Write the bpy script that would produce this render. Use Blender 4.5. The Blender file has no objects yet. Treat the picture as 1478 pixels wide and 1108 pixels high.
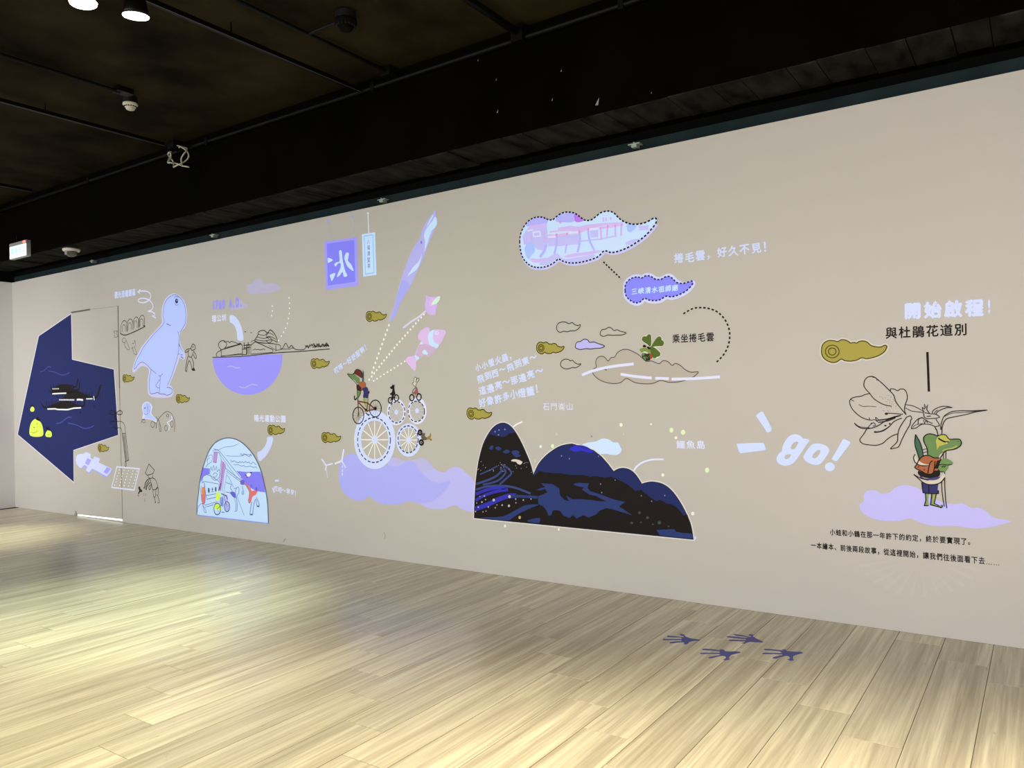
import bpy, math, random
import numpy as np
from mathutils import Matrix, Vector
from mathutils.geometry import tessellate_polygon

random.seed(7)
SC = bpy.context.scene
COL = SC.collection

# ------------------------------------------------------------------ camera
CX, CY, F = 739.0, 554.0, 1123.14
YAW, PITCH, ROLL = 0.59999, 0.011375, -0.021256
H, D, HT = 1.5, 5.2345, 3.254          # eye height, distance of the long wall, height of its white part
LW, CEIL, BEAMY, BEAMZ = -12.34, 4.18, 4.765, 3.41
fw = Vector((-math.sin(YAW) * math.cos(PITCH), math.cos(YAW) * math.cos(PITCH), math.sin(PITCH)))
r0 = Vector((math.cos(YAW), math.sin(YAW), 0)); u0 = r0.cross(fw)
RT = r0 * math.cos(ROLL) + u0 * math.sin(ROLL); UP = -r0 * math.sin(ROLL) + u0 * math.cos(ROLL)
cam = bpy.data.cameras.new('camera'); cam.sensor_width = 36; cam.lens = F / 1478 * 36
co = bpy.data.objects.new('camera', cam); COL.objects.link(co)
M = Matrix((RT, UP, -fw)).transposed().to_4x4(); M.translation = (0, 0, H); co.matrix_world = M
SC.camera = co

# ------------------------------------------------------------------ world, lamps, exposure
SC.view_settings.view_transform = 'Standard'; SC.view_settings.look = 'None'
SC.view_settings.gamma = 1; SC.view_settings.exposure = 0; SC.view_settings.use_curve_mapping = False
wd = bpy.data.worlds.new('world'); SC.world = wd; wd.use_nodes = True
wd.node_tree.nodes['Background'].inputs[0].default_value = (0.8, 0.82, 0.9, 1)
wd.node_tree.nodes['Background'].inputs[1].default_value = 0.02

def lamp(kind, name, loc, tgt, energy, color, **kw):
    l = bpy.data.lights.new(name, kind); l.energy = energy; l.color = color
    for k, v in kw.items(): setattr(l, k, v)
    o = bpy.data.objects.new(name, l); COL.objects.link(o); o.location = loc
    o.rotation_euler = (Vector(tgt) - Vector(loc)).to_track_quat('-Z', 'Y').to_euler()
    return o
for x, e, az, c in [(-11.2, 60, .9, (1, .975, .98)), (-7.6, 38, 2.1, (.97, 1, .97)), (-4.0, 56, -.1, (1, .985, .94)), (-0.4, 51, .9, (1, .96, .94)), (3.0, 54, .9, (1, .945, .96))]:
    lamp('AREA', 'wall_fill', (x, -1.6, 3.3), (x, 5.2, az), e * 1.16, c, shape='RECTANGLE', size=1.6, size_y=.25, spread=math.radians(100))  # unseen area lamps added in place of the projectors, to light the wall
lamp('AREA', 'side_fill', (-8.6, .5, 3.2), (-12.34, 3.4, 1.6), 26, (1, .97, .96), shape='RECTANGLE', size=.8, size_y=.25, spread=math.radians(70))  # unseen lamp added to brighten the left wall and its corner
def down(name, loc, tgt, e, c, ang, blend=1): return lamp('SPOT', name, loc, tgt, e, c, spot_size=math.radians(ang), spot_blend=blend, shadow_soft_size=.05)
down('cool_spot', (-4.72, 2.72, 3.86), (-5.45, 3.0, 0), 980, (.86, 1, .80), 48)
down('warm_spot', (-4.70, 2.40, 3.86), (-4.5, 1.3, 0), 400, (1, .93, .64), 66)
down('far_spot', (-10.2, 3.3, 3.9), (-9.8, 3.75, 0), 760, (1, 1, .74), 36)
down('warm_spot', (-3.0, 1.9, 3.9), (-2.8, 1.75, 0), 560, (1, .91, .68), 66)
down('warm_spot', (-1.0, 2.1, 3.9), (-.8, 2.2, 0), 900, (1, .87, .64), 66)
down('warm_spot', (1.0, 2.2, 3.9), (.9, 2.3, 0), 850, (1, .88, .66), 66)

# ------------------------------------------------------------------ materials
def s2l(c):
    return tuple((v / 255 / 12.92) if v <= 10.3 else ((v / 255 + .055) / 1.055) ** 2.4 for v in c)
ALB = (.60, .575, .53)
ILL = tuple(a / b for a, b in zip(s2l((188, 182, 171)), ALB))   # light falling on the wall
MATS = {}
def bsdf(name):
    m = bpy.data.materials.new(name); m.use_nodes = True
    return m, m.node_tree, m.node_tree.nodes['Principled BSDF']
def flat(name, base, rough=.6, metal=0, emit=None, es=1, spec=.3):
    if name in MATS: return MATS[name]
    m, nt, b = bsdf(name)
    b.inputs['Base Color'].default_value = (*[min(1, max(0, v)) for v in base], 1)
    b.inputs['Roughness'].default_value = rough; b.inputs['Metallic'].default_value = metal
    b.inputs['Specular IOR Level'].default_value = spec
    if emit:
        b.inputs['Emission Color'].default_value = (*emit, 1); b.inputs['Emission Strength'].default_value = es
    MATS[name] = m; return m
def ink(c):                      # printed film: colour of the print itself
    l = s2l(c); return flat('print_%d_%d_%d' % c, [a / b for a, b in zip(l, ILL)], .65, spec=.12)
def beam(c):                     # picture thrown on the wall by a projector: wall paint plus its light
    l = s2l(c); w = [a * b for a, b in zip(ALB, ILL)]
    base = [min(a, k) / i for a, k, i in zip(l, w, ILL)]
    return flat('projected_%d_%d_%d' % c, base, .7, emit=[max(0, a - k) + 1e-4 for a, k in zip(l, w)], es=1, spec=.1)
def noisy(name, c1, c2, scale, rough=.8, bump=0., stretch=(1, 1, 1), spec=.3, detail=5):
    m, nt, b = bsdf(name); N = nt.nodes; L = nt.links
    tc = N.new('ShaderNodeTexCoord'); mp = N.new('ShaderNodeMapping'); mp.inputs['Scale'].default_value = stretch
    nz = N.new('ShaderNodeTexNoise'); nz.inputs['Scale'].default_value = scale; nz.inputs['Detail'].default_value = detail
    cr = N.new('ShaderNodeValToRGB'); cr.color_ramp.elements[0].position = .3; cr.color_ramp.elements[1].position = .7
    cr.color_ramp.elements[0].color = (*c1, 1); cr.color_ramp.elements[1].color = (*c2, 1)
    L.new(tc.outputs['Object'], mp.inputs[0]); L.new(mp.outputs[0], nz.inputs[0]); L.new(nz.outputs[0], cr.inputs[0]); L.new(cr.outputs[0], b.inputs['Base Color'])
    b.inputs['Roughness'].default_value = rough; b.inputs['Specular IOR Level'].default_value = spec
    if bump:
        bp = N.new('ShaderNodeBump'); bp.inputs['Strength'].default_value = bump; L.new(nz.outputs[0], bp.inputs['Height']); L.new(bp.outputs[0], b.inputs['Normal'])
    return m
WALLM = noisy('wall_paint', [a * .985 for a in ALB], [a * 1.015 for a in ALB], 1.3, .75, spec=.15)
WALLL = noisy('side_wall_paint', (.70, .68, .67), (.72, .70, .69), 1.3, .75, spec=.15)
CEILM = noisy('ceiling_concrete', (.008, .0062, .003), (.040, .031, .015), 1.6, .9, .4, spec=.04)
BEAMF = noisy('beam_face_paint', (.0006, .0005, .0003), (.002, .0016, .0008), 2.2, .9, .2, spec=.04)
BEAMU = noisy('beam_soffit_concrete', (.002, .002, .002), (.026, .026, .022), 7, .9, .8, (1.4, .5, 1), spec=.06)
TEAL = noisy('dark_teal_paint', (.007, .015, .017), (.014, .026, .029), 3, .7, spec=.1)
VOID = flat('black_gap', (.002, .002, .002), .9, spec=.05)
BLACKM = flat('black_metal', (.003, .003, .003), .45, spec=.15)
DARKP = flat('black_plastic', (.01, .01, .01), .5)
CREAM = flat('cream_plastic', (.75, .72, .62), .45)
GREYP = flat('grey_plastic', (.35, .34, .32), .5)
PALEC = flat('pale_clip', (.35, .42, .38), .5)

def wood():
    m, nt, b = bsdf('oak_laminate'); N = nt.nodes; L = nt.links
    tc = N.new('ShaderNodeTexCoord'); oi = N.new('ShaderNodeObjectInfo')
    sc = N.new('ShaderNodeVectorMath'); sc.operation = 'SCALE'; sc.inputs['Scale'].default_value = 37
    cb = N.new('ShaderNodeCombineXYZ'); L.new(oi.outputs['Random'], cb.inputs[0]); L.new(oi.outputs['Random'], cb.inputs[1]); L.new(oi.outputs['Random'], cb.inputs[2])
    L.new(cb.outputs[0], sc.inputs[0])
    ad = N.new('ShaderNodeVectorMath'); L.new(tc.outputs['Object'], ad.inputs[0]); L.new(sc.outputs[0], ad.inputs[1])
    def streak(sx, sy, det, lo, hi, c0, c1):
        mp = N.new('ShaderNodeMapping'); mp.inputs['Scale'].default_value = (sx, sy, 1); L.new(ad.outputs[0], mp.inputs[0])
        nz = N.new('ShaderNodeTexNoise'); nz.inputs['Scale'].default_value = 1; nz.inputs['Detail'].default_value = det
        nz.inputs['Distortion'].default_value = .3; nz.inputs['Roughness'].default_value = .6
        L.new(mp.outputs[0], nz.inputs[0])
        cr = N.new('ShaderNodeValToRGB'); cr.color_ramp.elements[0].position = lo; cr.color_ramp.elements[1].position = hi
        cr.color_ramp.elements[0].color = (*c0, 1); cr.color_ramp.elements[1].color = (*c1, 1); L.new(nz.outputs[0], cr.inputs[0])
        return nz, cr
    n1, c1 = streak(17, .6, 4, .35, .66, (.40, .352, .24), (.60, .55, .405))
    n2, c2 = streak(66, 1.7, 5, .36, .60, (.80, .785, .76), (1.04, 1.03, 1.0))
    n3, c3 = streak(60, 12, 3, .22, .31, (.62, .58, .52), (1, 1, 1))
    n4, c4 = streak(5, .5, 2, .3, .7, (.88, .88, .86), (1.08, 1.07, 1.05))
    def mul(a, bb):
        mx = N.new('ShaderNodeMix'); mx.data_type = 'RGBA'; mx.blend_type = 'MULTIPLY'; mx.inputs[0].default_value = 1
        mx.clamp_result = False
        L.new(a, mx.inputs[6]); L.new(bb, mx.inputs[7]); return mx.outputs[2]
    c = mul(mul(mul(c1.outputs[0], c2.outputs[0]), c3.outputs[0]), c4.outputs[0])
    hv = N.new('ShaderNodeHueSaturation'); mr = N.new('ShaderNodeMapRange'); mr.inputs[3].default_value = .93; mr.inputs[4].default_value = 1.07
    L.new(oi.outputs['Random'], mr.inputs[0]); L.new(mr.outputs[0], hv.inputs['Value']); L.new(c, hv.inputs['Color']); L.new(hv.outputs[0], b.inputs['Base Color'])
    b.inputs['Roughness'].default_value = .27; b.inputs['Specular IOR Level'].default_value = .5
    bp = N.new('ShaderNodeBump'); bp.inputs['Strength'].default_value = .06; L.new(n2.outputs[0], bp.inputs['Height']); L.new(bp.outputs[0], b.inputs['Normal'])
    return m
WOOD = wood()

# ------------------------------------------------------------------ mesh helpers
def link(o, parent=None):
    COL.objects.link(o)
    if parent: o.parent = parent
    return o
def mesh_obj(name, vs, fs, mat, parent=None, smooth=False):
    me = bpy.data.meshes.new(name); me.from_pydata([tuple(v) for v in vs], [], fs); me.materials.append(mat)
    if smooth: me.polygons.foreach_set('use_smooth', [True] * len(me.polygons))
    me.update(); return link(bpy.data.objects.new(name, me), parent)
class MB:
    def __init__(s): s.v = []; s.f = []
    def box(s, x0, x1, y0, y1, z0, z1):
        n = len(s.v)
        s.v += [(x0, y0, z0), (x1, y0, z0), (x1, y1, z0), (x0, y1, z0), (x0, y0, z1), (x1, y0, z1), (x1, y1, z1), (x0, y1, z1)]
        s.f += [tuple(n + i for i in q) for q in [(0, 3, 2, 1), (4, 5, 6, 7), (0, 1, 5, 4), (1, 2, 6, 5), (2, 3, 7, 6), (3, 0, 4, 7)]]
        return s
    def tube(s, pts, r, n=8):
        pts = [Vector(p) for p in pts]; rr = r if isinstance(r, (list, tuple)) else [r] * len(pts); base = len(s.v)
        for i, p in enumerate(pts):
            t = (pts[min(i + 1, len(pts) - 1)] - pts[max(i - 1, 0)]).normalized()
            a = Vector((0, 0, 1)) if abs(t.z) < .9 else Vector((1, 0, 0))
            u = t.cross(a).normalized(); w = t.cross(u).normalized()
            for k in range(n):
                q = 2 * math.pi * k / n; s.v.append(tuple(p + (u * math.cos(q) + w * math.sin(q)) * rr[i]))
        for i in range(len(pts) - 1):
            for k in range(n):
                a = base + i * n + k; b_ = base + i * n + (k + 1) % n
                s.f.append((a, b_, b_ + n, a + n))
        s.f.append(tuple(base + k for k in range(n))[::-1]); s.f.append(tuple(base + (len(pts) - 1) * n + k for k in range(n)))
        return s
    def build(s, name, mat, parent=None, smooth=False): return mesh_obj(name, s.v, s.f, mat, parent, smooth)
def tag(o, label, cat, group=None):
    o['label'] = label; o['category'] = cat
    if group: o['group'] = group
    return o
def empty(name, loc):
    o = bpy.data.objects.new(name, None); o.location = loc; o.empty_display_size = .1; return link(o)
def struct(o): o['kind'] = 'structure'; return o

# ------------------------------------------------------------------ the room
fl = struct(MB().box(LW, 4.2, -4.2, D, -.06, -.010).build('floor', flat('subfloor', (.10, .085, .06), .8)))
PW, PL = .2437, 1.51
pm = {}
def plank_mesh(w, l):
    key = (round(w, 3), round(l, 3))
    if key in pm: return pm[key]
    g = .0012; b = .0022; z1 = 0; z0 = -.010
    v = []
    for (z, e) in ((z0, g), (z1 - b * .6, g), (z1, g + b)):
        v += [(e, e, z), (w - e, e, z), (w - e, l - e, z), (e, l - e, z)]
    f = [(8, 9, 10, 11)]
    for k in (0, 4):
        for i in range(4): f.append((k + i, k + (i + 1) % 4, k + 4 + (i + 1) % 4, k + 4 + i))
    me = bpy.data.meshes.new('plank'); me.from_pydata(v, [], f); me.materials.append(WOOD); me.update(); pm[key] = me; return me
for k in range(-8, 49):
    xl = -.5185 - PW * k; xr = xl + PW
    if xr < LW: break
    w = PW
    x0 = max(xl, LW); w = xr - x0
    y = 4.813 + .2505 * k
    y -= PL * math.floor((y - D) / PL + 1)      # last joint before the wall
    ys = [D, y]
    lo = -.3 if k < 18 else .9
    while ys[-1] > lo: ys.append(ys[-1] - PL)
    for a, b_ in zip(ys[1:], ys[:-1]):
        if b_ - a < .01 or w < .03: continue
        o = bpy.data.objects.new('plank', plank_mesh(w, b_ - a)); o.location = (x0, a, 0); link(o, fl)
# carpet of the same boards behind the camera
bk = MB().box(LW, 4.2, -4.2, -2.2, -.010, 0).build('plank', WOOD, fl); bk['kind'] = 'stuff'

wall = struct(MB().box(LW, 4.2, D, D + .12, 0, HT).build('wall_back', WALLM))
struct(MB().box(LW - .12, LW, -4.2, D + .12, 0, HT).build('wall_left', WALLL))
struct(MB().box(4.2, 4.32, -4.2, D + .12, 0, CEIL).build('wall_right', WALLL))
struct(MB().box(LW - .12, 4.32, -4.32, -4.2, 0, CEIL).build('wall_front', noisy('dark_wall', (.05, .05, .05), (.07, .07, .07), 2)))
struct(MB().box(LW - .12, 4.32, -4.2, D + .12, CEIL, CEIL + .1).build('ceiling', CEILM))
struct(MB().box(LW - .05, 4.2, D + .035, D + .12, HT, HT + .085).build('trim_1', TEAL))
struct(MB().box(LW - .05, 4.2, D + .05, D + .12, HT + .085, CEIL).build('trim_2', VOID))
struct(MB().box(LW - .12, LW - .02, -4.2, D + .05, HT, CEIL).build('trim_3', VOID))
bm = struct(MB().box(LW - .02, 4.2, BEAMY, D - .03, BEAMZ, CEIL).build('beam', BEAMF))
# rough formwork boards under the beam, each one a little uneven
x = LW + .02; n = 0
while x < 4.0:
    wd_ = random.uniform(.16, .30); dz = random.uniform(.002, .012)
    b_ = MB().box(x, min(x + wd_ - .006, 4.18), BEAMY + random.uniform(.0, .012), D - .035 - random.uniform(0, .02), BEAMZ - dz, BEAMZ)
    b_.build('soffit_board', BEAMU, bm); x += wd_; n += 1

# ------------------------------------------------------------------ from a picture point to the wall or the floor
def ray(px, py): return RT * ((px - CX) / F) + UP * (-(py - CY) / F) + fw
def W(px, py, y=D):
    d = ray(px, py); t = y / d.y; return (d.x * t, H + d.z * t)
def FL(px, py, z=0.):
    d = ray(px, py); t = (z - H) / d.z; return (d.x * t, d.y * t)
def view(x0, y0, s): return lambda p: (x0 + p[0] / s, y0 + p[1] / s)
PX = lambda p: p
def mpp(px, py):                       # metres of wall per vertical pixel
    return abs(W(px, py)[1] - W(px, py + 1)[1])

def crom(pts, closed, n=5):
    P = [np.array(p, float) for p in pts]; out = []; m = len(P)
    rng = range(m) if closed else range(m - 1)
    for i in rng:
        if closed: a, b, c, d = P[i - 1], P[i], P[(i + 1) % m], P[(i + 2) % m]
        else: a, b, c, d = P[max(i - 1, 0)], P[i], P[i + 1], P[min(i + 2, m - 1)]
        for k in range(n):
            t = k / n
            out.append(.5 * ((2 * b) + (-a + c) * t + (2 * a - 5 * b + 4 * c - d) * t * t + (-a + 3 * b - 3 * c + d) * t ** 3))
    if not closed: out.append(P[-1])
    return [tuple(p) for p in out]
def ell(cx, cy, rx, ry, n=28, a0=0, a1=360):
    full = abs(a1 - a0) >= 359.9
    k = n if full else n + 1
    return [(cx + rx * math.cos(math.radians(a0 + (a1 - a0) * i / n)), cy + ry * math.sin(math.radians(a0 + (a1 - a0) * i / n))) for i in range(k)]
# shapes: return list of (outer_loop, tris) in wall metres
def fillw(pts, holes=()):
    loops = [[Vector((p[0], p[1], 0)) for p in l] for l in [pts, *holes]]
    return [p[:2] for l in loops for p in l], list(tessellate_polygon(loops)), [len(l) for l in loops]
def strokew(P, w, closed=False):
    P = [np.array(p, float) for p in P]; Q = [P[0]]
    for p in P[1:]:
        if np.linalg.norm(p - Q[-1]) > 1e-5: Q.append(p)
    if closed and np.linalg.norm(Q[0] - Q[-1]) < 1e-5: Q.pop()
    P = Q; m = len(P)
    if m < 2: return None
    Lf, Rt = [], []
    for i in range(m):
        a = P[i - 1] if (i > 0 or closed) else P[i]; b = P[i]; c = P[(i + 1) % m] if (i < m - 1 or closed) else P[i]
        d1 = (b - a); d2 = (c - b)
        if np.linalg.norm(d1) < 1e-9: d1 = d2
        if np.linalg.norm(d2) < 1e-9: d2 = d1
        d1 = d1 / np.linalg.norm(d1); d2 = d2 / np.linalg.norm(d2)
        n1 = np.array((-d1[1], d1[0])); n2 = np.array((-d2[1], d2[0])); nn = n1 + n2
        l = np.linalg.norm(nn)
        if l < .3: nn = n1; k = 1
        else: nn = nn / l; k = min(1 / max(nn.dot(n1), .4), 1.8)
        ww = (w[i] if isinstance(w, (list, tuple)) and len(w) == m else (w[0] if isinstance(w, (list, tuple)) else w)) / 2 * k
        Lf.append(b + nn * ww); Rt.append(b - nn * ww)
    vs = []; fs = []
    for a, b in zip(Lf, Rt): vs += [tuple(a), tuple(b)]
    rr = range(m if closed else m - 1)
    for i in rr:
        j = (i + 1) % m; fs.append((2 * i, 2 * i + 1, 2 * j + 1, 2 * j))
    return vs, fs
def resample(P, step):
    P = [np.array(p, float) for p in P]; d = [0]
    for a, b in zip(P[:-1], P[1:]): d.append(d[-1] + np.linalg.norm(b - a))
    def at(s):
        i = max(0, min(len(P) - 2, int(np.searchsorted(d, s)) - 1)); k = (s - d[i]) / max(1e-9, d[i + 1] - d[i]); return P[i] + (P[i + 1] - P[i]) * k
    return d[-1], at

class Part:
    """flat film on the wall: front face plus an edge that reaches back to the wall"""
    def __init__(s): s.v = []; s.f = []; s.loops = []
    def raw(s, vs, fs):
        n = len(s.v); s.v += list(vs); s.f += [tuple(n + i for i in f) for f in fs]
    def fill(s, vs, fs, lens):
        n = len(s.v); s.raw(vs, fs); k = n
        for l in lens: s.loops.append(list(range(k, k + l))); k += l
def add_shape(pt, sh, vw, proj=W):
    k = sh[0]
    mp = lambda pts: [proj(*vw(p)) for p in pts]
    def sc(p): q = vw(p); return mpp(*q)
    if k == 'f': pt.fill(*fillw(mp(sh[1]), [mp(h) for h in (sh[2] if len(sh) > 2 else [])]))
    elif k == 'c': pt.fill(*fillw(mp(crom(sh[1], True)), [mp(crom(h, True)) for h in (sh[2] if len(sh) > 2 else [])]))
    elif k == 'e': pt.fill(*fillw(mp(ell(*sh[1:5], n=sh[5] if len(sh) > 5 else 20))))
    elif k in 'sS':     # S = smooth
        closed = len(sh) > 3 and sh[3]; P = sh[1]
        if k == 'S': P = crom(P, closed)
        r = strokew(mp(P), sh[2] * 1.3 * sc(P[0]), closed)
        if r: pt.raw(*r)
    elif k == 'r':      # ellipse outline
        P = ell(*sh[1:5]); r = strokew(mp(P), sh[5] * 1.25 * sc(P[0]), True); pt.raw(*r)
    elif k == 't':      # one character: ch, x, y, height px, [width factor, slope px, weight]
        q = vw((sh[2], sh[3])); c = proj(*q); hm = sh[4] * mpp(*q); kw = sh[5] if len(sh) > 5 else 1
        sl = sh[6] if len(sh) > 6 else 0; vs, fs = glyph(sh[1], sh[7] if len(sh) > 7 else .02)
        pt.raw([(c[0] + (x - .5) * hm * kw, c[1] + (y - .38) * hm + sl * (x - .5) * hm, k_) for x, y, k_ in vs], fs)
    elif k == 'd':      # dashes: pts, width, on, off, smooth, closed
        P = sh[1]; closed = len(sh) > 6 and sh[6]
        if len(sh) > 5 and sh[5]: P = crom(P, closed)
        if closed: P = list(P) + [P[0]]
        Q = mp(P); u = sc(P[0]); L_, at = resample(Q, 0); pos = 0
        on, off = sh[3] * u, sh[4] * u
        while pos < L_:
            e = min(pos + on, L_); pts = [at(pos + (e - pos) * t) for t in (0, .5, 1)]
            r = strokew(pts, sh[2] * 1.35 * u)
            if r: pt.raw(*r)
            pos += on + off
def part_obj(pt, name, mat, layer, root, parent, plane='wall'):
    me_v = []; rx, ry, rz = root; n = len(pt.v)
    if plane == 'wall':
        yf = D - .0005 - .00020 * layer
        me_v = [(p[0] - rx, yf - ry - (.00006 * p[2] if len(p) > 2 else 0), p[1] - rz) for p in pt.v]
        back = lambda i: (pt.v[i][0] - rx, yf - ry + .00017, pt.v[i][1] - rz)
    else:
        zf = .0006 + .0002 * layer
        me_v = [(p[0] - rx, p[1] - ry, zf - rz) for p in pt.v]
        back = lambda i: (pt.v[i][0] - rx, pt.v[i][1] - ry, -rz)
    fs = []
    for f in pt.f:
        a = 0.
        for i in range(len(f)):
            p, q = pt.v[f[i]], pt.v[f[(i + 1) % len(f)]]; a += p[0] * q[1] - q[0] * p[1]
        # make the face look towards the room
        fs.append(f if a > 0 else f[::-1])
    for lp in pt.loops:
        b0 = len(me_v); me_v += [back(i) for i in lp]
        for i in range(len(lp)):
            j = (i + 1) % len(lp); fs.append((lp[i], lp[j], b0 + j, b0 + i))
    o = mesh_obj(name, me_v, fs, mat, parent)
    return o
SPLIT = {'pillar', 'wheel', 'tyre', 'white_beam', 'red_post', 'oval', 'blade', 'loop', 'hook', 'arch', 'stroke', 'chainring', 'handlebar', 'bird_wing', 'cane', 'stalk', 'beam', 'shop_sign'}
def art(name, label, cat, vw, parts, group=None, base=0, plane='wall', proj=W):
    """parts: (part name, material, [shapes]); one part = one mesh, several = an Empty with parts"""
    built = []; lay = []
    for li, p in enumerate(parts):
        v_ = p[3] if len(p) > 3 else vw
        def big(sh):
            if sh[0] in 'sSr' and p[0] in SPLIT: return len(p[2]) <= 12
            if sh[0] not in 'fcet': return False
            if sh[0] == 't': return True
            q = [v_(a) for a in (sh[1] if sh[0] in 'fc' else ell(*sh[1:5]))]
            return max(max(a[0] for a in q) - min(a[0] for a in q), max(a[1] for a in q) - min(a[1] for a in q)) > 7
        solo = [sh for sh in p[2] if big(sh)] if len(p[2]) > 1 else []
        rest = [sh for sh in p[2] if sh not in solo]
        for gi, grp in enumerate(([rest] if rest else []) + [[s_] for s_ in solo]):
            pt = Part()
            for sh in grp: add_shape(pt, sh, v_, proj)
            if pt.v: built.append((p[0], p[1], pt)); lay.append(li + min(.75, .06 * gi))
    allv = [v for b in built for v in b[2].v]
    cx = sum(v[0] for v in allv) / len(allv); lo = min(v[1] for v in allv)
    root = (cx, D, lo) if plane == 'wall' else (cx, sum(v[1] for v in allv) / len(allv), 0)
    if len(built) == 1:
        o = part_obj(built[0][2], name, built[0][1], base, root, None, plane); o.location = root
        return tag(o, label, cat, group)
    r = empty(name, root); tag(r, label, cat, group)
    for i, (nm, mt, pt) in zip(lay, built): part_obj(pt, nm, mt, base + i, root, r, plane)
    return r

GL = {}
def glyph(ch, off, res=3):
    k = (ch, off)
    if k not in GL:
        cu = bpy.data.curves.new('t', 'FONT'); cu.body = ch; cu.size = 1; cu.resolution_u = res
        o = bpy.data.objects.new('t', cu); me = o.to_mesh()
        vs = [(v.co.x, v.co.y, 0) for v in me.vertices]; fs = [tuple(p.vertices) for p in me.polygons]
        o.to_mesh_clear(); bpy.data.objects.remove(o); bpy.data.curves.remove(cu)
        if off > 0 and vs:      # heavier weight: the same outline set down again a little to each side
            n = len(vs); V0 = list(vs); F0 = list(fs)
            for j, (dx, dy) in enumerate(((off, 0), (-off, 0), (0, off), (0, -off))):
                vs += [(x + dx, y + dy, j + 1) for x, y, _ in V0]; fs += [tuple(i + n * (j + 1) for i in f) for f in F0]
        GL[k] = (vs, fs)
    return GL[k]
def lettering(text, p0, p1, hpx, mat, label, off=.02, jit=0, group=None, base=2, gap=1.0, split=False, name='lettering', shear=0., vertical=False, cat='lettering', wh=.92, rot=0.):
    """one line of writing on the wall; p0, p1 = picture points at both ends of the line's foot"""
    rnd = random.Random(text)
    A = np.array(W(*p0)); B = np.array(W(*p1)); L_ = np.linalg.norm(B - A); u = (B - A) / L_; n = np.array((-u[1], u[0]))
    if n[1] < 0 and not vertical: n = -n
    hm = hpx * mpp(*p0); N_ = len(text); cell = L_ / N_
    res = []
    for i, ch in enumerate(text):
        if ch == ' ': continue
        vs, fs = glyph('.' if ch == '…' else ch, off)
        if not vs: continue
        if ch == '…':
            out = []; f2 = []
            for j in range(3):
                c0 = A + u * cell * (i + .2 + .3 * j) + n * hm * .12; e = hm * .05; k = len(out)
                out += [tuple(c0 + u * a_ * e + n * b_ * e) for a_, b_ in ((-1, -1), (1, -1), (1, 1), (-1, 1))]; f2.append((k, k + 1, k + 2, k + 3))
            res.append((out, f2)); continue
        xs = [v[0] for v in vs]; ys = [v[1] for v in vs]
        cjk = ord(ch) > 0x2E80 and ch not in '，、。！～'
        if cjk: gx0, gx1, gy0, gy1 = 0, 1.0, -.12, .88
        else:
            c_ = (min(xs) + max(xs)) / 2; hw_ = max((max(xs) - min(xs)) / 2 + .04, .30); gx0, gx1, gy0, gy1 = c_ - hw_, c_ + hw_, -.12, .78
        if ch in '，、。～！…': gx0, gx1 = 0, 1.0
        a = rnd.uniform(-1, 1) * jit * .12; ca, sa = math.cos(a + rot), math.sin(a + rot)
        dx, dy = rnd.uniform(-1, 1) * jit * .06, rnd.uniform(-1, 1) * jit * .12; s = 1 + rnd.uniform(-1, 1) * jit * .1
        out = []
        for x, y, k_ in vs:
            gx = (x - gx0) / (gx1 - gx0) - .5; gy = (y - gy0) / (gy1 - gy0) - .5
            X = gx * cell * wh * s; Y = gy * hm * s; X += shear * Y
            X, Y = X * ca - Y * sa, X * sa + Y * ca
            q = A + u * (cell * (i + .5) + X + dx * cell) + n * (hm * .5 + Y + dy * hm)
            out.append((q[0], q[1], k_))
        res.append((out, fs))
    allv = [v for r in res for v in r[0]]
    root = (sum(v[0] for v in allv) / len(allv), D, min(v[1] for v in allv))
    if not split:
        pt = Part()
        for r in res: pt.raw(*r)
        o = part_obj(pt, name, mat, base, root, None); o.location = root; return tag(o, label, cat, group)
    r_ = empty(name, root); tag(r_, label, cat, group)
    for r in res:
        pt = Part(); pt.raw(*r); part_obj(pt, 'character', mat, base, root, r_)
    return r_
# ------------------------------------------------------------------ colours of the mural
NAVY = ink((37, 45, 95)); NAVY2 = ink((46, 60, 112)); BLK = ink((30, 25, 24)); LINE = ink((62, 56, 50)); LINE2 = ink((92, 86, 78))
SKETCH = ink((54, 48, 44)); OLIVE = ink((164, 153, 72)); OLIVED = ink((82, 70, 28)); GREEN = ink((106, 134, 82)); GREEND = ink((58, 92, 78))
LIME = ink((180, 176, 84)); LEAFG = ink((84, 104, 42)); BROWN = ink((166, 98, 64)); MAROON = ink((100, 46, 38)); BLUEC = ink((54, 52, 104))
WHITE = ink((214, 206, 192)); PALEG = ink((150, 160, 92)); CREAMI = ink((206, 196, 176)); REDBIKE = ink((110, 56, 42)); PINKC = ink((150, 90, 92))
GREYB = ink((104, 88, 76)); SANDC = ink((172, 162, 148)); PURPD = ink((72, 68, 116)); FOOT = ink((76, 72, 122))
PW1 = beam((210, 220, 252)); PW2 = beam((224, 226, 250)); PBLUE = beam((190, 205, 255)); PPUR = beam((160, 154, 252)); PPUR2 = beam((142, 138, 250))
PPUR3 = beam((172, 166, 252)); PLAV = beam((176, 176, 244)); PLAV2 = beam((188, 184, 226)); PLAV3 = beam((190, 186, 240)); PICE = beam((206, 230, 255)); PYEL = beam((222, 252, 90))
PWARM = beam((248, 244, 238)); PPINK = beam((224, 192, 234)); PPINK2 = beam((206, 178, 206)); PMIST = beam((190, 184, 206)); PINDIGO = beam((118, 108, 214))
PGRNW = beam((228, 240, 196)); PGRN = beam((218, 240, 170)); PBLUED = beam((60, 60, 190)); PRED = beam((232, 128, 120)); PORANGE = beam((240, 150, 90)); PCYAN = beam((140, 190, 240))
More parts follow.
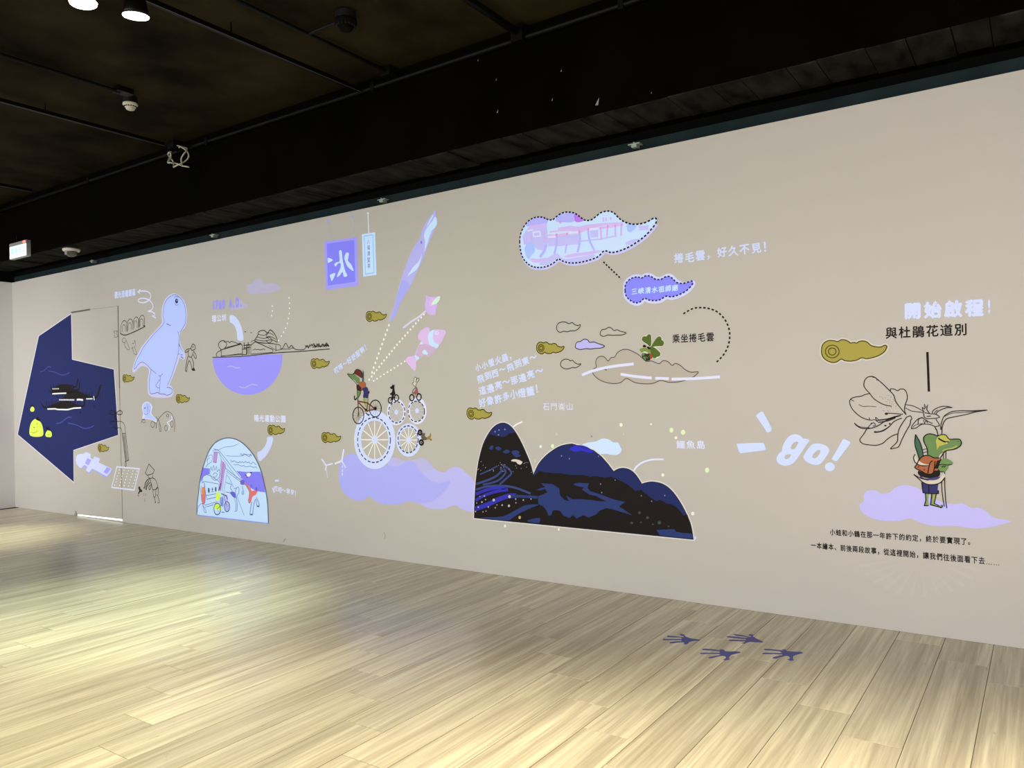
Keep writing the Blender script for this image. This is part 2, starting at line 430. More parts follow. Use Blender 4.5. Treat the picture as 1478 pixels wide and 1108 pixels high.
PGREYL = beam((120, 130, 190)); PROSE = beam((200, 150, 215)); PMINT = beam((214, 246, 220)); PSKY2 = beam((150, 175, 240)); PROSE2 = beam((214, 186, 240)); PMAG = beam((196, 130, 236))
PLINE = beam((112, 120, 166)); PDARK = beam((44, 44, 84)); PBAND = beam((142, 134, 246))

A = view(0, 420, 7.385); B = view(0, 570, 5.83); C = view(150, 400, 9.853); D2 = view(150, 490, 9.853); EV = view(90, 570, 6.922)
FV = view(280, 390, 5.538); G = view(270, 590, 6.517); HV = view(440, 300, 6.155); IV = view(550, 410, 7.918); J = view(470, 480, 7.779)
K = view(450, 580, 5.912); LV = view(680, 500, 8.211); MV = view(680, 600, 6.156); NV = view(850, 600, 5.833); OV = view(740, 290, 6.718)
PV = view(860, 330, 5.474); Q = view(760, 430, 4.927); RV = view(1050, 580, 7.779); SV = view(1180, 420, 5.474); T = view(1210, 530, 6.426)
U = view(1220, 620, 4.616); WV = view(940, 890, 6.158); X = view(1290, 610, 8.525); Y = view(880, 470, 14.78); Z = view(490, 520, 9.853)
G1 = view(280, 630, 8.52); G2 = view(335, 630, 8.52); SH = view(50, 520, 13.436)

# ------------------------------------------------------------------ hidden door in the long wall
def wline(px, w, name, mat=VOID):
    pt = Part(); r = strokew([W(*p) for p in px], w); pt.raw(*r); return pt
dr = struct(empty('door_1', (-10.1, D, 0)))
rt = (-10.1, D, 0)
for pts, w in (([(102.5, 451), (130, 446.5)], .022), ([(130, 446.5), (170.3, 441.5)], .008), ([(170.3, 441), (172.5, 560)], .020), ([(172.5, 560), (177, 750)], .011), ([(109.5, 737), (110, 742)], .02)):
    part_obj(wline(pts, w, ''), 'door_seam', flat('seam_grey', (.16, .15, .13), .8) if w > .01 else flat('seam_light', (.42, .40, .36), .8), 0, rt, dr)
gp = Part(); gp.fill(*fillw([W(111, 742), W(111.5, 743.6), W(177, 751.5), W(177, 749.2)]))
gp.v = [(a, max(b, .004)) for a, b in gp.v]
o = part_obj(gp, 'door_gap', flat('daylight_under_door', (.9, .9, .9), .5, emit=(.92, 1, .98), es=1.3), 1, rt, dr)
MB().box(-10.62, -10.57, D - .02, D - .002, .0, .03).build('door_stop', GREYP, dr).location = (10.1, -D, 0)

# ------------------------------------------------------------------ navy panel with the dragon boats (far left)
nav = [(758, 245), (415, 485), (280, 1100), (0, 0)]
P_ = [A((758, 245)), A((415, 480)), B((150, 330)), B((620, 730)), B((618, 462)), B((995, 335)), A((1213, 835)), A((768, 730))]
out = [(P_[0][0] + 1, P_[0][1] - 2), (P_[1][0] - .9, P_[1][1] - 1), (P_[2][0] - 1.2, P_[2][1] + .5), (P_[3][0] + .6, P_[3][1] + 2), (P_[4][0] + .8, P_[4][1] + 1), (P_[5][0] + 1, P_[5][1] + .6), (P_[6][0] + 1, P_[6][1] - 1), (P_[7][0] + 1, P_[7][1] - 1)]
art('wall_panel_graphic', 'large angular navy blue shape printed on the wall at the far left', 'wall graphic', PX, [
    ('border', beam((214, 212, 218)), [('f', out)]), ('field', NAVY, [('f', P_)]),
    ('wave_line', ink((66, 76, 138)), [('S', [A((430, 860)), A((470, 845)), A((515, 805)), A((545, 815))], 1.0), ('S', [A((520, 850)), A((590, 865)), A((650, 892)), A((700, 888)), A((742, 868))], 1.0)]),
    ('wave_line', ink((66, 78, 150)), [('S', [B((475, 237)), B((515, 230)), B((570, 188)), B((603, 190))], 1.1), ('S', [B((573, 236)), B((640, 250)), B((710, 280)), B((760, 272)), B((792, 256))], 1.1)])])
def boat(hull, stems, label, foam):
    art('boat_print', label, 'wall graphic', SH, [('hull', BLK, hull), ('paddle', BLK, stems), ('foam', PWARM, foam)], base=5, group='dragon boat silhouettes')
boat([('c', [(250, 540), (300, 620), (330, 640), (600, 650), (740, 600), (860, 590), (885, 420), (865, 430), (850, 540), (745, 555), (700, 480), (600, 460), (480, 470), (400, 520), (345, 540), (300, 470), (320, 560), (330, 610), (290, 590)])],
     [('s', [(x, 570), (x - 15 + (i % 3) * 12, 455 + (i % 2) * 20)], 1.2) for i, x in enumerate(range(380, 760, 42))] + [('s', [(745, 515), (805, 510), (820, 440), (850, 360)], 2.0)],
     'upper black boat with paddlers printed on the navy shape, far left', [('s', [(345, 648), (480, 640), (615, 635)], 1.4), ('d', [(350, 552), (480, 548)], 1.2, 2, 2)])
boat([('c', [(420, 670), (470, 740), (700, 755), (1000, 745), (1150, 735), (1215, 720), (1275, 560), (1300, 470), (1262, 490), (1215, 650), (1190, 695), (1100, 700), (950, 640), (850, 600), (700, 600), (600, 660), (560, 720), (480, 725)])],
     [('s', [(x, 700), (x - 20 + (i % 3) * 10, 590 + (i % 2) * 25)], 1.2) for i, x in enumerate(range(500, 1130, 44))],
     'middle black boat with raised stern printed on the navy shape, far left', [('d', [(480, 762), (780, 765)], 1.5, 3, 1.4), ('s', [(820, 762), (870, 758), (940, 768)], 2.0), ('d', [(1005, 745), (1130, 742)], 1.5, 2.5, 1), ('s', [(1148, 690), (1158, 770)], 1.4)])
boat([('c', [(110, 790), (150, 880), (210, 930), (450, 935), (650, 930), (900, 915), (970, 880), (985, 770), (955, 775), (940, 865), (820, 860), (700, 800), (560, 790), (400, 830), (300, 880), (215, 900), (160, 860)])],
     [('s', [(x, 890), (x - 12 + (i % 3) * 10, 780 + (i % 2) * 25)], 1.3) for i, x in enumerate(range(240, 900, 46))] + [('s', [(1160, 870), (1160, 925)], 1.6), ('s', [(885, 985), (888, 1025)], 1.6), ('s', [(1270, 660), (1268, 740)], 1)],
     'lowest black boat with curled prow printed on the navy shape, far left', [('s', [(250, 942), (400, 938), (450, 950), (640, 955), (760, 925), (905, 918)], 1.5)])
def blob(name, label, body, face, hair):
    art('glowing_blob', label, 'projected picture', B, [('body', PYEL, [('c', body)]), ('face', ink((90, 110, 50)), face), ('hair', BLK, hair)], base=5, group='glowing yellow blob figures')
blob('a', 'large yellow egg shaped smiling figure on the navy shape, lower left', [(305, 200), (262, 235), (248, 320), (275, 348), (345, 348), (366, 320), (350, 240)], [('S', [(262, 310), (290, 318), (320, 298)], .5), ('e', 288, 272, 5, 5), ('e', 312, 240, 4, 4)], [('f', [(300, 204), (318, 180), (326, 198), (342, 200), (338, 222), (315, 212)])])
blob('b', 'small yellow figure at the right of the large one on the navy shape', [(410, 292), (386, 318), (388, 348), (430, 352), (436, 320)], [('S', [(400, 330), (412, 334), (418, 326)], .5)], [('f', [(390, 290), (384, 262), (400, 275), (405, 258), (412, 282), (436, 298), (415, 300)])])
blob('c', 'small yellow figure above the large one on the navy shape', [(272, 96), (255, 118), (262, 138), (285, 136), (290, 112)], [('e', 270, 116, 2, 2)], [('f', [(262, 98), (255, 84), (268, 86), (276, 72), (282, 96)])])

# ------------------------------------------------------------------ line drawings around the hidden door
art('binder_clip_drawing', 'black outline of two looped clips crossing the navy shape edge, far left', 'wall graphic', EV, [
    ('loop', BLK, [('S', [(535, 180), (505, 155), (478, 162), (475, 185), (500, 198), (535, 180), (575, 155), (600, 170), (592, 190), (565, 194), (535, 180)], .9), ('S', [(535, 190), (530, 230), (548, 262), (540, 300)], 1.6)]),
    ('hook', BLK, [('S', [(482, 280), (488, 262), (515, 262), (560, 262)], .9), ('S', [(505, 320), (530, 318), (532, 338), (560, 325)], .9)])], base=8)
art('brush_drawing', 'outline of a hand tool with a ribbed handle, right of the navy shape', 'wall graphic', EV, [
    ('neck', LINE, [('S', [(560, 262), (600, 270), (625, 310), (630, 385)], .7), ('S', [(560, 325), (588, 335), (600, 390)], .7)]),
    ('handle', LINE, [('s', [(598, 385), (632, 382), (664, 650), (632, 662)], .8, True)] + [('s', [(602 + i * 7, 395), (630 + i * 7, 652)], .5) for i in range(4)]),
    ('drop', LINE, [('S', [(632, 662), (626, 690), (632, 716), (641, 690)], .7, True)])], base=2)
art('arcade_drawing', 'outline row of four small arches left of the white dinosaur', 'wall graphic', C, [
    ('arch', LINE, [('S', [(238 + 88 * i, 800 - 30 * i), (240 + 88 * i, 700 - 32 * i), (270 + 85 * i, 630 - 26 * i), (300 + 85 * i, 620 - 26 * i), (328 + 82 * i, 660 - 28 * i), (332 + 82 * i, 775 - 26 * i)], .75) for i in range(4)]
     + [('S', [(262 + 84 * i, 780 - 28 * i), (264 + 84 * i, 700 - 28 * i), (284 + 84 * i, 675 - 28 * i), (305 + 84 * i, 700 - 28 * i), (304 + 84 * i, 775 - 28 * i)], .6) for i in range(4)]),
    ('step', LINE, [('S', [(232, 800), (300, 822), (400, 790), (575, 705), (560, 690)], 1.1)])], base=2)
art('animal_sketches', 'faint small sketched animals under the row of arches, far left', 'wall graphic', C, [
    ('sketch', LINE2, [('S', [(140, 770), (195, 768), (180, 800), (200, 840), (150, 850), (158, 800)], .6, True),
     ('S', [(260, 900), (275, 865), (300, 870), (315, 895), (300, 930), (270, 920)], .6, True), ('S', [(290, 930), (300, 980), (340, 1030), (365, 1020), (350, 975), (318, 900)], .6),
     ('S', [(400, 940), (430, 935), (440, 895), (450, 960), (440, 1000), (470, 1090), (430, 1085), (410, 1020), (395, 1010), (420, 990)], .6)])], base=2)
art('floor_plan_graphic', 'white projected cross shaped plan with two purple squares, lower left', 'projected picture', EV, [
    ('edge', PPUR3, [('f', [(140, 690), (195, 740), (215, 712), (238, 720), (245, 768), (275, 782), (305, 742), (440, 825), (495, 760), (490, 735), (370, 680), (290, 640), (150, 640)])]),
    ('plan', PW1, [('c', [(190, 585), (150, 600), (135, 640), (145, 690), (185, 728), (215, 700), (230, 700), (225, 660), (245, 645), (260, 600), (220, 592)]),
      ('f', [(205, 590), (235, 568), (288, 590), (280, 615), (290, 635), (310, 640), (318, 612), (375, 632), (372, 655), (360, 672), (495, 735), (490, 758), (445, 812), (300, 735), (268, 772), (238, 755), (250, 715), (225, 700), (205, 640)])]),
    ('square', PPUR3, [('f', [(252, 630), (292, 648), (262, 702), (225, 682)])]), ('square', PPUR3, [('f', [(445, 720), (485, 735), (450, 788), (412, 770)])])], base=2)
dots = []
rd = random.Random(3)
for i in range(5):
    for j in range(6):
        dots.append(('e', 572 + 44 * i - 9 * j + rd.uniform(-4, 4), 748 + 30 * j + 3 * i, 4 + 1.2 * rd.random() * (1 + (i == 4)), 5 + 3 * rd.random(), 8))
art('card_graphic', 'white framed square with rows of dots projected below the hand tool', 'projected picture', EV, [
    ('frame', PW2, [('s', [(545, 716), (770, 736), (718, 948), (494, 922)], 1.5, True)]), ('dot', PWARM, dots)], base=3)
art('raincoat_figure_drawing', 'outline of a stooping person in a pointed hat, lower left of the wall', 'wall graphic', EV, [
    ('hat', SKETCH, [('s', [(865, 688), (828, 780), (848, 800), (905, 785), (920, 748)], .8, True)]),
    ('body', SKETCH, [('S', [(858, 800), (862, 825), (895, 830), (905, 800)], .7), ('S', [(895, 825), (930, 845), (955, 915), (935, 940), (905, 942), (890, 880)], .8), ('S', [(905, 942), (912, 1010), (930, 1012), (938, 935), (958, 925), (960, 1000)], .7), ('S', [(915, 1012), (932, 1070), (922, 1073)], .8), ('S', [(940, 995), (955, 1010), (970, 1070), (955, 1073)], .8)]),
    ('cloak', SKETCH, [('S', [(858, 840), (835, 870), (820, 925), (812, 925)], 1.3), ('S', [(870, 850), (845, 890), (830, 945)], 1.0), ('S', [(880, 870), (850, 905), (840, 948)], 1.0), ('S', [(885, 895), (865, 920), (875, 945), (890, 905)], .9), ('s', [(855, 840), (880, 835), (890, 900)], .8)])], base=2)
art('small_frog_drawing', 'tiny dark frog print at the left of the pointed hat figure', 'wall graphic', EV, [
    ('body', ink((52, 46, 26)), [('c', [(765, 912), (778, 918), (782, 935), (800, 955), (792, 968), (775, 970), (765, 990), (758, 975), (768, 955), (760, 930)]), ('s', [(762, 985), (752, 1004), (770, 1008)], .6)]),
    ('dash', LINE2, [('s', [(814, 980), (816, 1008)], .6), ('s', [(835, 980), (838, 1008)], .6), ('s', [(824, 1030), (824, 1068)], .6)])], base=2)
art('hill_sketch', 'faint outline hill with ovals beside the small white ghost figure', 'wall graphic', EV, [
    ('outline', LINE2, [('S', [(940, 330), (945, 270), (985, 210), (1030, 170), (1065, 168), (1100, 200), (1125, 280), (1118, 365)], .7), ('S', [(935, 215), (970, 270), (988, 350), (975, 360), (965, 290)], .7),
      ('S', [(788, 280), (800, 245), (830, 240)], .7), ('S', [(905, 262), (938, 290), (936, 330)], .7)]),
    ('oval', LINE2, [('r', 1052, 205, 11, 15, .6), ('r', 1036, 330, 14, 26, .7), ('r', 1095, 290, 13, 30, .7), ('r', 902, 292, 17, 32, .7), ('r', 815, 262, 13, 16, .6)]),
    ('bolt', PW2, [('s', [(1090, 205), (1098, 240), (1050, 275), (1075, 310), (1062, 352)], 1.3)])], base=2)
art('ghost_graphic', 'small pale blue projected ghost head below the dinosaur feet', 'projected picture', EV, [
    ('halo', PW2, [('c', [(855, 66), (808, 85), (797, 130), (808, 190), (800, 235), (850, 238), (900, 252), (935, 272), (940, 245), (905, 205), (890, 170), (898, 110)])]),
    ('body', PBLUE, [('c', [(855, 74), (816, 90), (806, 130), (815, 185), (830, 210), (810, 232), (850, 232), (900, 245), (930, 260), (930, 240), (895, 205), (880, 170), (885, 110)])]),
    ('face', PLINE, [('e', 826, 130, 7, 9), ('S', [(845, 85), (850, 130), (848, 180)], .6), ('S', [(820, 185), (840, 194), (862, 180)], .6), ('S', [(868, 85), (860, 130), (866, 170), (878, 150), (880, 110)], .5)])], base=3)

# ------------------------------------------------------------------ white dinosaur
dino_out = [C(p) for p in [(1020, 232), (945, 245), (880, 300), (835, 400), (815, 540), (822, 650), (700, 790), (560, 960)]] + [D2(p) for p in [(500, 170), (440, 300), (405, 430), (428, 470), (480, 420), (530, 380), (590, 385), (640, 430), (620, 600), (628, 750), (660, 800), (750, 825), (900, 825), (975, 795), (990, 730), (960, 660), (935, 640), (1000, 480), (1060, 320), (1075, 260), (1130, 285), (1158, 250), (1150, 190), (1100, 80)]] + [C(p) for p in [(1085, 900), (1080, 800), (1150, 720), (1175, 650), (1185, 500), (1160, 380), (1110, 290)]]
art('dinosaur_graphic', 'tall white blue projected dinosaur seen from behind, left part of the wall', 'projected picture', PX, [
    ('halo', beam((208, 206, 244)), [('c', dino_out)]),
    ('body', PBLUE, [('c', [C(p) for p in [(1020, 250), (950, 265), (895, 320), (855, 410), (838, 540), (845, 655), (720, 800), (570, 985)]] + [D2(p) for p in [(520, 190), (460, 300), (430, 400), (445, 415), (520, 325), (590, 345), (670, 420), (645, 600), (655, 745), (700, 775), (780, 765), (880, 790), (960, 770), (972, 720), (930, 680), (905, 640), (980, 470), (1040, 290), (1060, 210), (1120, 260), (1135, 230), (1120, 165), (1065, 60)]] + [C(p) for p in [(1070, 900), (1060, 795), (1130, 710), (1160, 640), (1165, 500), (1145, 390), (1095, 300)]])]),
    ('outline', PLINE, [('S', [C(p) for p in [(960, 262), (895, 320), (855, 410), (840, 540), (850, 655), (720, 800), (570, 985)]] + [D2(p) for p in [(520, 190), (455, 310), (430, 405), (445, 412), (520, 325), (590, 342), (670, 420), (745, 482)]], .7),
      ('S', [C(p) for p in [(965, 262), (1020, 248), (1095, 300), (1145, 390), (1165, 500), (1162, 640), (1130, 710), (1080, 785)]], .7),
      ('S', [C((1050, 770)), C((1066, 810)), C((1075, 980)), D2((1065, 60)), D2((1120, 165))], .7), ('S', [D2(p) for p in [(1068, 80), (1055, 210), (980, 470), (905, 650)]], .7),
      ('S', [D2(p) for p in [(672, 425), (645, 600), (655, 750), (690, 770), (770, 750), (790, 770), (860, 775), (900, 792), (960, 765), (975, 720), (945, 685), (895, 678)]], .8),
      ('S', [D2(p) for p in [(805, 515), (800, 600), (788, 760)]], .7), ('S', [D2(p) for p in [(800, 565), (745, 640), (750, 675), (792, 690)]], .7), ('S', [D2((780, 508)), D2((805, 515)), D2((840, 480))], .7),
      ('s', [D2((1058, 205)), D2((1078, 208))], .8), ('s', [D2((1095, 218)), D2((1118, 214))], 1.0), ('s', [D2((1092, 240)), D2((1130, 268))], 1.2), ('s', [C((890, 660)), C((952, 688))], 1.0)]),
    ('eye', PDARK, [('e', *C((1035, 338)), 2.1, 3.5)]), ('eyelid', PLINE, [('S', [C(p) for p in [(1000, 290), (1030, 272), (1065, 290)]], .7), ('S', [C(p) for p in [(1008, 370), (1030, 398), (1058, 385)]], .7)]),
    ('pupil', PBLUE, [('e', *C((1040, 330)), .7, 1.0)])], base=2)
art('child_drawing', 'small outline person raising one arm at the right of the dinosaur', 'wall graphic', D2, [
    ('head', SKETCH, [('S', [(1240, 110), (1265, 65), (1295, 85), (1300, 130), (1265, 150), (1240, 140)], 1.0, True), ('S', [(1250, 120), (1262, 100), (1285, 110)], .7)]),
    ('body', SKETCH, [('S', [(1240, 125), (1180, 140), (1158, 165), (1160, 180), (1185, 175), (1215, 150)], .9), ('S', [(1200, 160), (1205, 230), (1245, 245), (1275, 165)], .9), ('S', [(1280, 165), (1315, 235), (1305, 270), (1270, 210)], .9)]),
    ('legs', SKETCH, [('S', [(1200, 235), (1180, 300), (1165, 390), (1160, 440), (1180, 445), (1185, 380), (1215, 300), (1250, 390), (1255, 430), (1295, 435), (1275, 390), (1275, 330), (1245, 245)], .95), ('f', [(1255, 420), (1270, 400), (1298, 430), (1290, 438), (1255, 434)])])], base=2)
art('spiral_arrow_graphic', 'white looping projected arrow above the dinosaur at the left', 'projected picture', C, [
    ('curl', PW2, [('S', [(500, 198), (580, 195), (640, 215), (668, 270), (640, 325), (570, 360), (500, 350), (490, 320), (530, 300), (600, 305), (660, 340), (700, 400), (680, 460), (630, 485), (680, 490), (722, 520), (715, 550), (690, 550), (738, 580)], 1.25)]),
    ('arrowhead', PW2, [('s', [(520, 170), (484, 208), (512, 230)], 1.4)])], base=2)
lettering('觀光恐龍園區', (165.5, 431), (196, 426.3), 10, PW1, 'small white glowing lettering at the left of the looping arrow', off=.045, gap=1)

# ------------------------------------------------------------------ golden swirl clouds: one drawing, ten copies
cl = [(32, 475), (38, 430), (62, 402), (95, 390), (130, 392), (160, 398), (190, 384), (225, 388), (248, 400), (262, 410), (288, 406), (310, 410), (330, 398), (360, 394), (390, 402), (425, 430), (470, 441), (505, 440), (530, 428), (547, 434), (545, 452), (525, 482), (485, 508), (440, 524), (390, 534), (350, 527), (310, 545), (260, 553), (215, 548), (187, 537), (150, 560), (110, 562), (65, 542), (38, 510)]
def gold_cloud(label, k=1.):
    return art('swirl_cloud_print', label, 'wall graphic', SV, [('halo', ink((206, 200, 184)), [('s', crom(cl, True), 4.2, True)]), ('cloud', OLIVE, [('c', cl)]), ('outline', OLIVED, [('S', cl, 1.2 * k, True)]),
        ('ring', OLIVED, [('r', 117, 477, 54, 50, 1.1 * k)]), ('ring', OLIVED, [('r', 117, 477, 30, 28, 1.1 * k)])], group='golden swirl clouds printed on the wall', base=8)
golds = [((1185.5, 506.5), (1280, 500), 'largest golden swirl cloud, beside the flower title at the right'),
 ((774.6, 501.4), (814.4, 500.6), 'golden swirl cloud left of the small lavender cloud outline'),
 ((674, 596), (710, 595.6), 'golden swirl cloud just above the tall narrow navy hill'),
 ((464.4, 630.7), (492.3, 629.9), 'golden swirl cloud above the small white windmills'),
 ((448.8, 524.5), (475.6, 521.8), 'golden swirl cloud at the right of the purple half circle'),
 ((528.5, 456.3), (558.1, 454), 'golden swirl cloud below the hanging scroll and tail of the whale'),
 ((386.6, 619.9), (411.5, 618.8), 'golden swirl cloud between small lettering and a curved white band'),
 ((254.3, 574.7), (274, 574.2), 'golden swirl cloud at the lower right of the dinosaur feet'),
 ((177.2, 545.8), (193.8, 544.3), 'small golden swirl cloud between the navy shape and the dinosaur tail'),
 ((141.6, 645.8), (157.5, 645.4), 'golden swirl cloud just under the lower edge of the navy shape')]
g0 = gold_cloud(golds[0][2]); gb = np.array(W(*golds[0][0])); gt = np.array(W(*golds[0][1]))
g1 = gold_cloud(golds[1][2], 1.9); src = [c for c in g1.children]; gr = np.array((g0.location.x, g0.location.z))
for a, b, lab in golds[1:]:
    A0 = np.array(W(*a)); A1 = np.array(W(*b)); v0 = gt - gb; v1 = A1 - A0
    s = np.linalg.norm(v1) / np.linalg.norm(v0); th = math.atan2(v1[1], v1[0]) - math.atan2(v0[1], v0[0])
    off = (gr - gb) * s; ct, st = math.cos(th), math.sin(th)
    q = A0 + np.array((off[0] * ct - off[1] * st, off[0] * st + off[1] * ct))
    first = lab == golds[1][2]
    c = g1 if first else g1.copy()
    if not first: COL.objects.link(c)
    c['label'] = lab; c.location = (q[0], D, q[1]); c.rotation_euler = (0, -th, 0); c.scale = (s, 1, s)
    for ch in ([] if first else src):
        k = ch.copy(); k.parent = c; COL.objects.link(k)

# ------------------------------------------------------------------ 1760 scene
art('lavender_cloud_graphic', 'faint lavender projected cloud above the date, left of the ice banner', 'projected picture', FV, [
    ('cloud', PMIST, [('c', [(425, 120), (470, 100), (490, 75), (520, 66), (550, 85), (565, 105), (620, 100), (665, 115), (698, 138), (660, 165), (590, 182), (530, 182), (490, 190), (440, 182), (422, 155)])])], base=1)
art('lavender_cloud_graphic', 'faint lavender projected cloud tip behind the 1760 date', 'projected picture', FV, [
    ('cloud', PMIST, [('c', [(300, 300), (330, 260), (370, 235), (400, 262), (436, 278), (410, 300), (350, 312), (300, 320)])])], base=1)
lettering('1760 A.D.', (306, 449), (350.5, 443.8), 15.5, PPUR, 'purple projected date 1760 A.D. at the left of the wall', off=.07, wh=1.0, base=3)
lettering('瑠公圳', (305.5, 465.3), (327, 463.2), 10.5, PW2, 'small white projected lettering just below the 1760 date', off=.03)
art('curved_band_graphic', 'white projected curved band above the drawn riverside temple', 'projected picture', FV, [
    ('band', PW1, [('c', [(288, 360), (330, 370), (368, 425), (388, 490), (394, 556), (350, 556), (344, 500), (325, 445), (300, 420), (288, 415)])])], base=2)
art('dotted_arc_graphic', 'faint white dotted arcs right of the faint lavender cloud', 'projected picture', FV, [
    ('dot', PWARM, [('e', x, y, 5, 7, 8) for x, y in [(760, 220), (765, 262), (764, 303), (762, 345), (756, 385), (747, 425), (733, 462), (716, 494), (698, 525), (676, 560), (626, 285), (627, 325), (622, 362)]])], base=2)
art('half_circle_graphic', 'purple projected half circle of water under the riverside drawing', 'projected picture', FV, [
    ('water', PPUR, [('f', [(148, 702), (706, 668)] + [(427 + 279 * math.cos(a) - 0, 690 + 305 * math.sin(a) + 0) for a in [math.radians(t) for t in range(4, 178, 6)]])]),
    ('wave_line', PLAV3, [('S', [(265, 772), (300, 766), (340, 780), (370, 775)], 1.3), ('S', [(360, 928), (405, 938), (460, 912), (508, 920)], 1.3)])], base=2)
trees = []
rd = random.Random(11)
def squig(x0, y0, x1, y1, n, amp, w=.6):
    return ('s', [(x0 + (x1 - x0) * i / n, y0 + (y1 - y0) * i / n - rd.random() * amp) for i in range(n + 1)], w)
art('riverside_drawing', 'black line drawing of a rocky riverside with huts above the purple half circle', 'wall graphic', FV, [
    ('ground', SKETCH, [('S', [(148, 696), (400, 686), (650, 660), (850, 648), (1085, 628)], .9), ('S', [(184, 690), (180, 665), (215, 642), (218, 690)], .8)]),
    ('hut', SKETCH, [('s', [(218, 636), (375, 590), (388, 600), (388, 682)], .9), ('s', [(218, 636), (218, 685), (385, 672)], .7), ('s', [(216, 688), (385, 664)], .6), ('s', [(240, 622), (370, 588)], .6)]),
    ('hut', SKETCH, [('s', [(455, 600), (490, 570), (632, 634), (632, 650)], .9), ('s', [(455, 600), (455, 670), (632, 655)], .7), ('s', [(490, 572), (540, 578), (655, 590), (655, 650)], .7), squig(470, 645, 570, 640, 10, 18, .6), ('s', [(600, 600), (655, 640)], .5)]),
    ('gateway', SKETCH, [('s', [(388, 630), (420, 628), (420, 672), (388, 674)], .8, True), ('s', [(424, 590), (424, 674)], 1.3), ('s', [(440, 590), (440, 672)], 1.1), ('s', [(398, 600), (455, 596)], 1.0), ('s', [(402, 575), (402, 628)], 1.0), ('s', [(434, 572), (434, 600)], 1.0), ('s', [(400, 620), (450, 616)], .9)]),
    ('boulder', SKETCH, [('S', [(218, 636), (196, 600), (210, 570), (240, 562), (262, 590), (250, 620)], .9), squig(240, 575, 380, 590, 12, 14, .8)]),
    ('rock', SKETCH, [('S', [(485, 560), (510, 520), (520, 490), (560, 480), (590, 500), (610, 476), (640, 500), (665, 550), (665, 580)], 1.0), ('S', [(515, 510), (560, 520), (600, 500), (640, 520)], .7), ('S', [(500, 530), (560, 545), (610, 530), (655, 550)], .7), ('S', [(490, 552), (560, 565), (620, 555), (660, 572)], .8), ('S', [(580, 540), (600, 530), (625, 560), (600, 580), (575, 560)], .9), ('S', [(590, 500), (580, 530), (600, 545)], .8), ('S', [(455, 575), (480, 560), (530, 580), (640, 585)], .7)]),
    ('tree_line', SKETCH, [('S', [(655, 590), (690, 600), (695, 625), (710, 622), (735, 582), (758, 620), (780, 600), (800, 625), (830, 634), (880, 632), (905, 600), (918, 625)], .8), squig(655, 640, 800, 630, 14, 10, .6), squig(890, 620, 1080, 612, 26, 32, .9), squig(950, 618, 1080, 612, 22, 26, .9), ('s', [(1063, 575), (1060, 615)], .8), ('s', [(1050, 600), (1080, 600)], .8), ('e', 411, 491, 6, 4, 8), ('e', 459, 498, 5, 4, 8)])], base=5)
art('curved_band_graphic', 'white projected curved band beside the arched street picture', 'projected picture', G, [
    ('band', PW1, [('c', [(758, 265), (808, 268), (800, 330), (770, 400), (730, 455), (680, 488), (662, 412), (700, 390), (735, 345), (752, 300)])])], base=2)
lettering('陽光運動公園', (366.5, 608.5), (413, 610), 10.5, PW2, 'small white projected lettering above the curved band, centre left', off=.03)

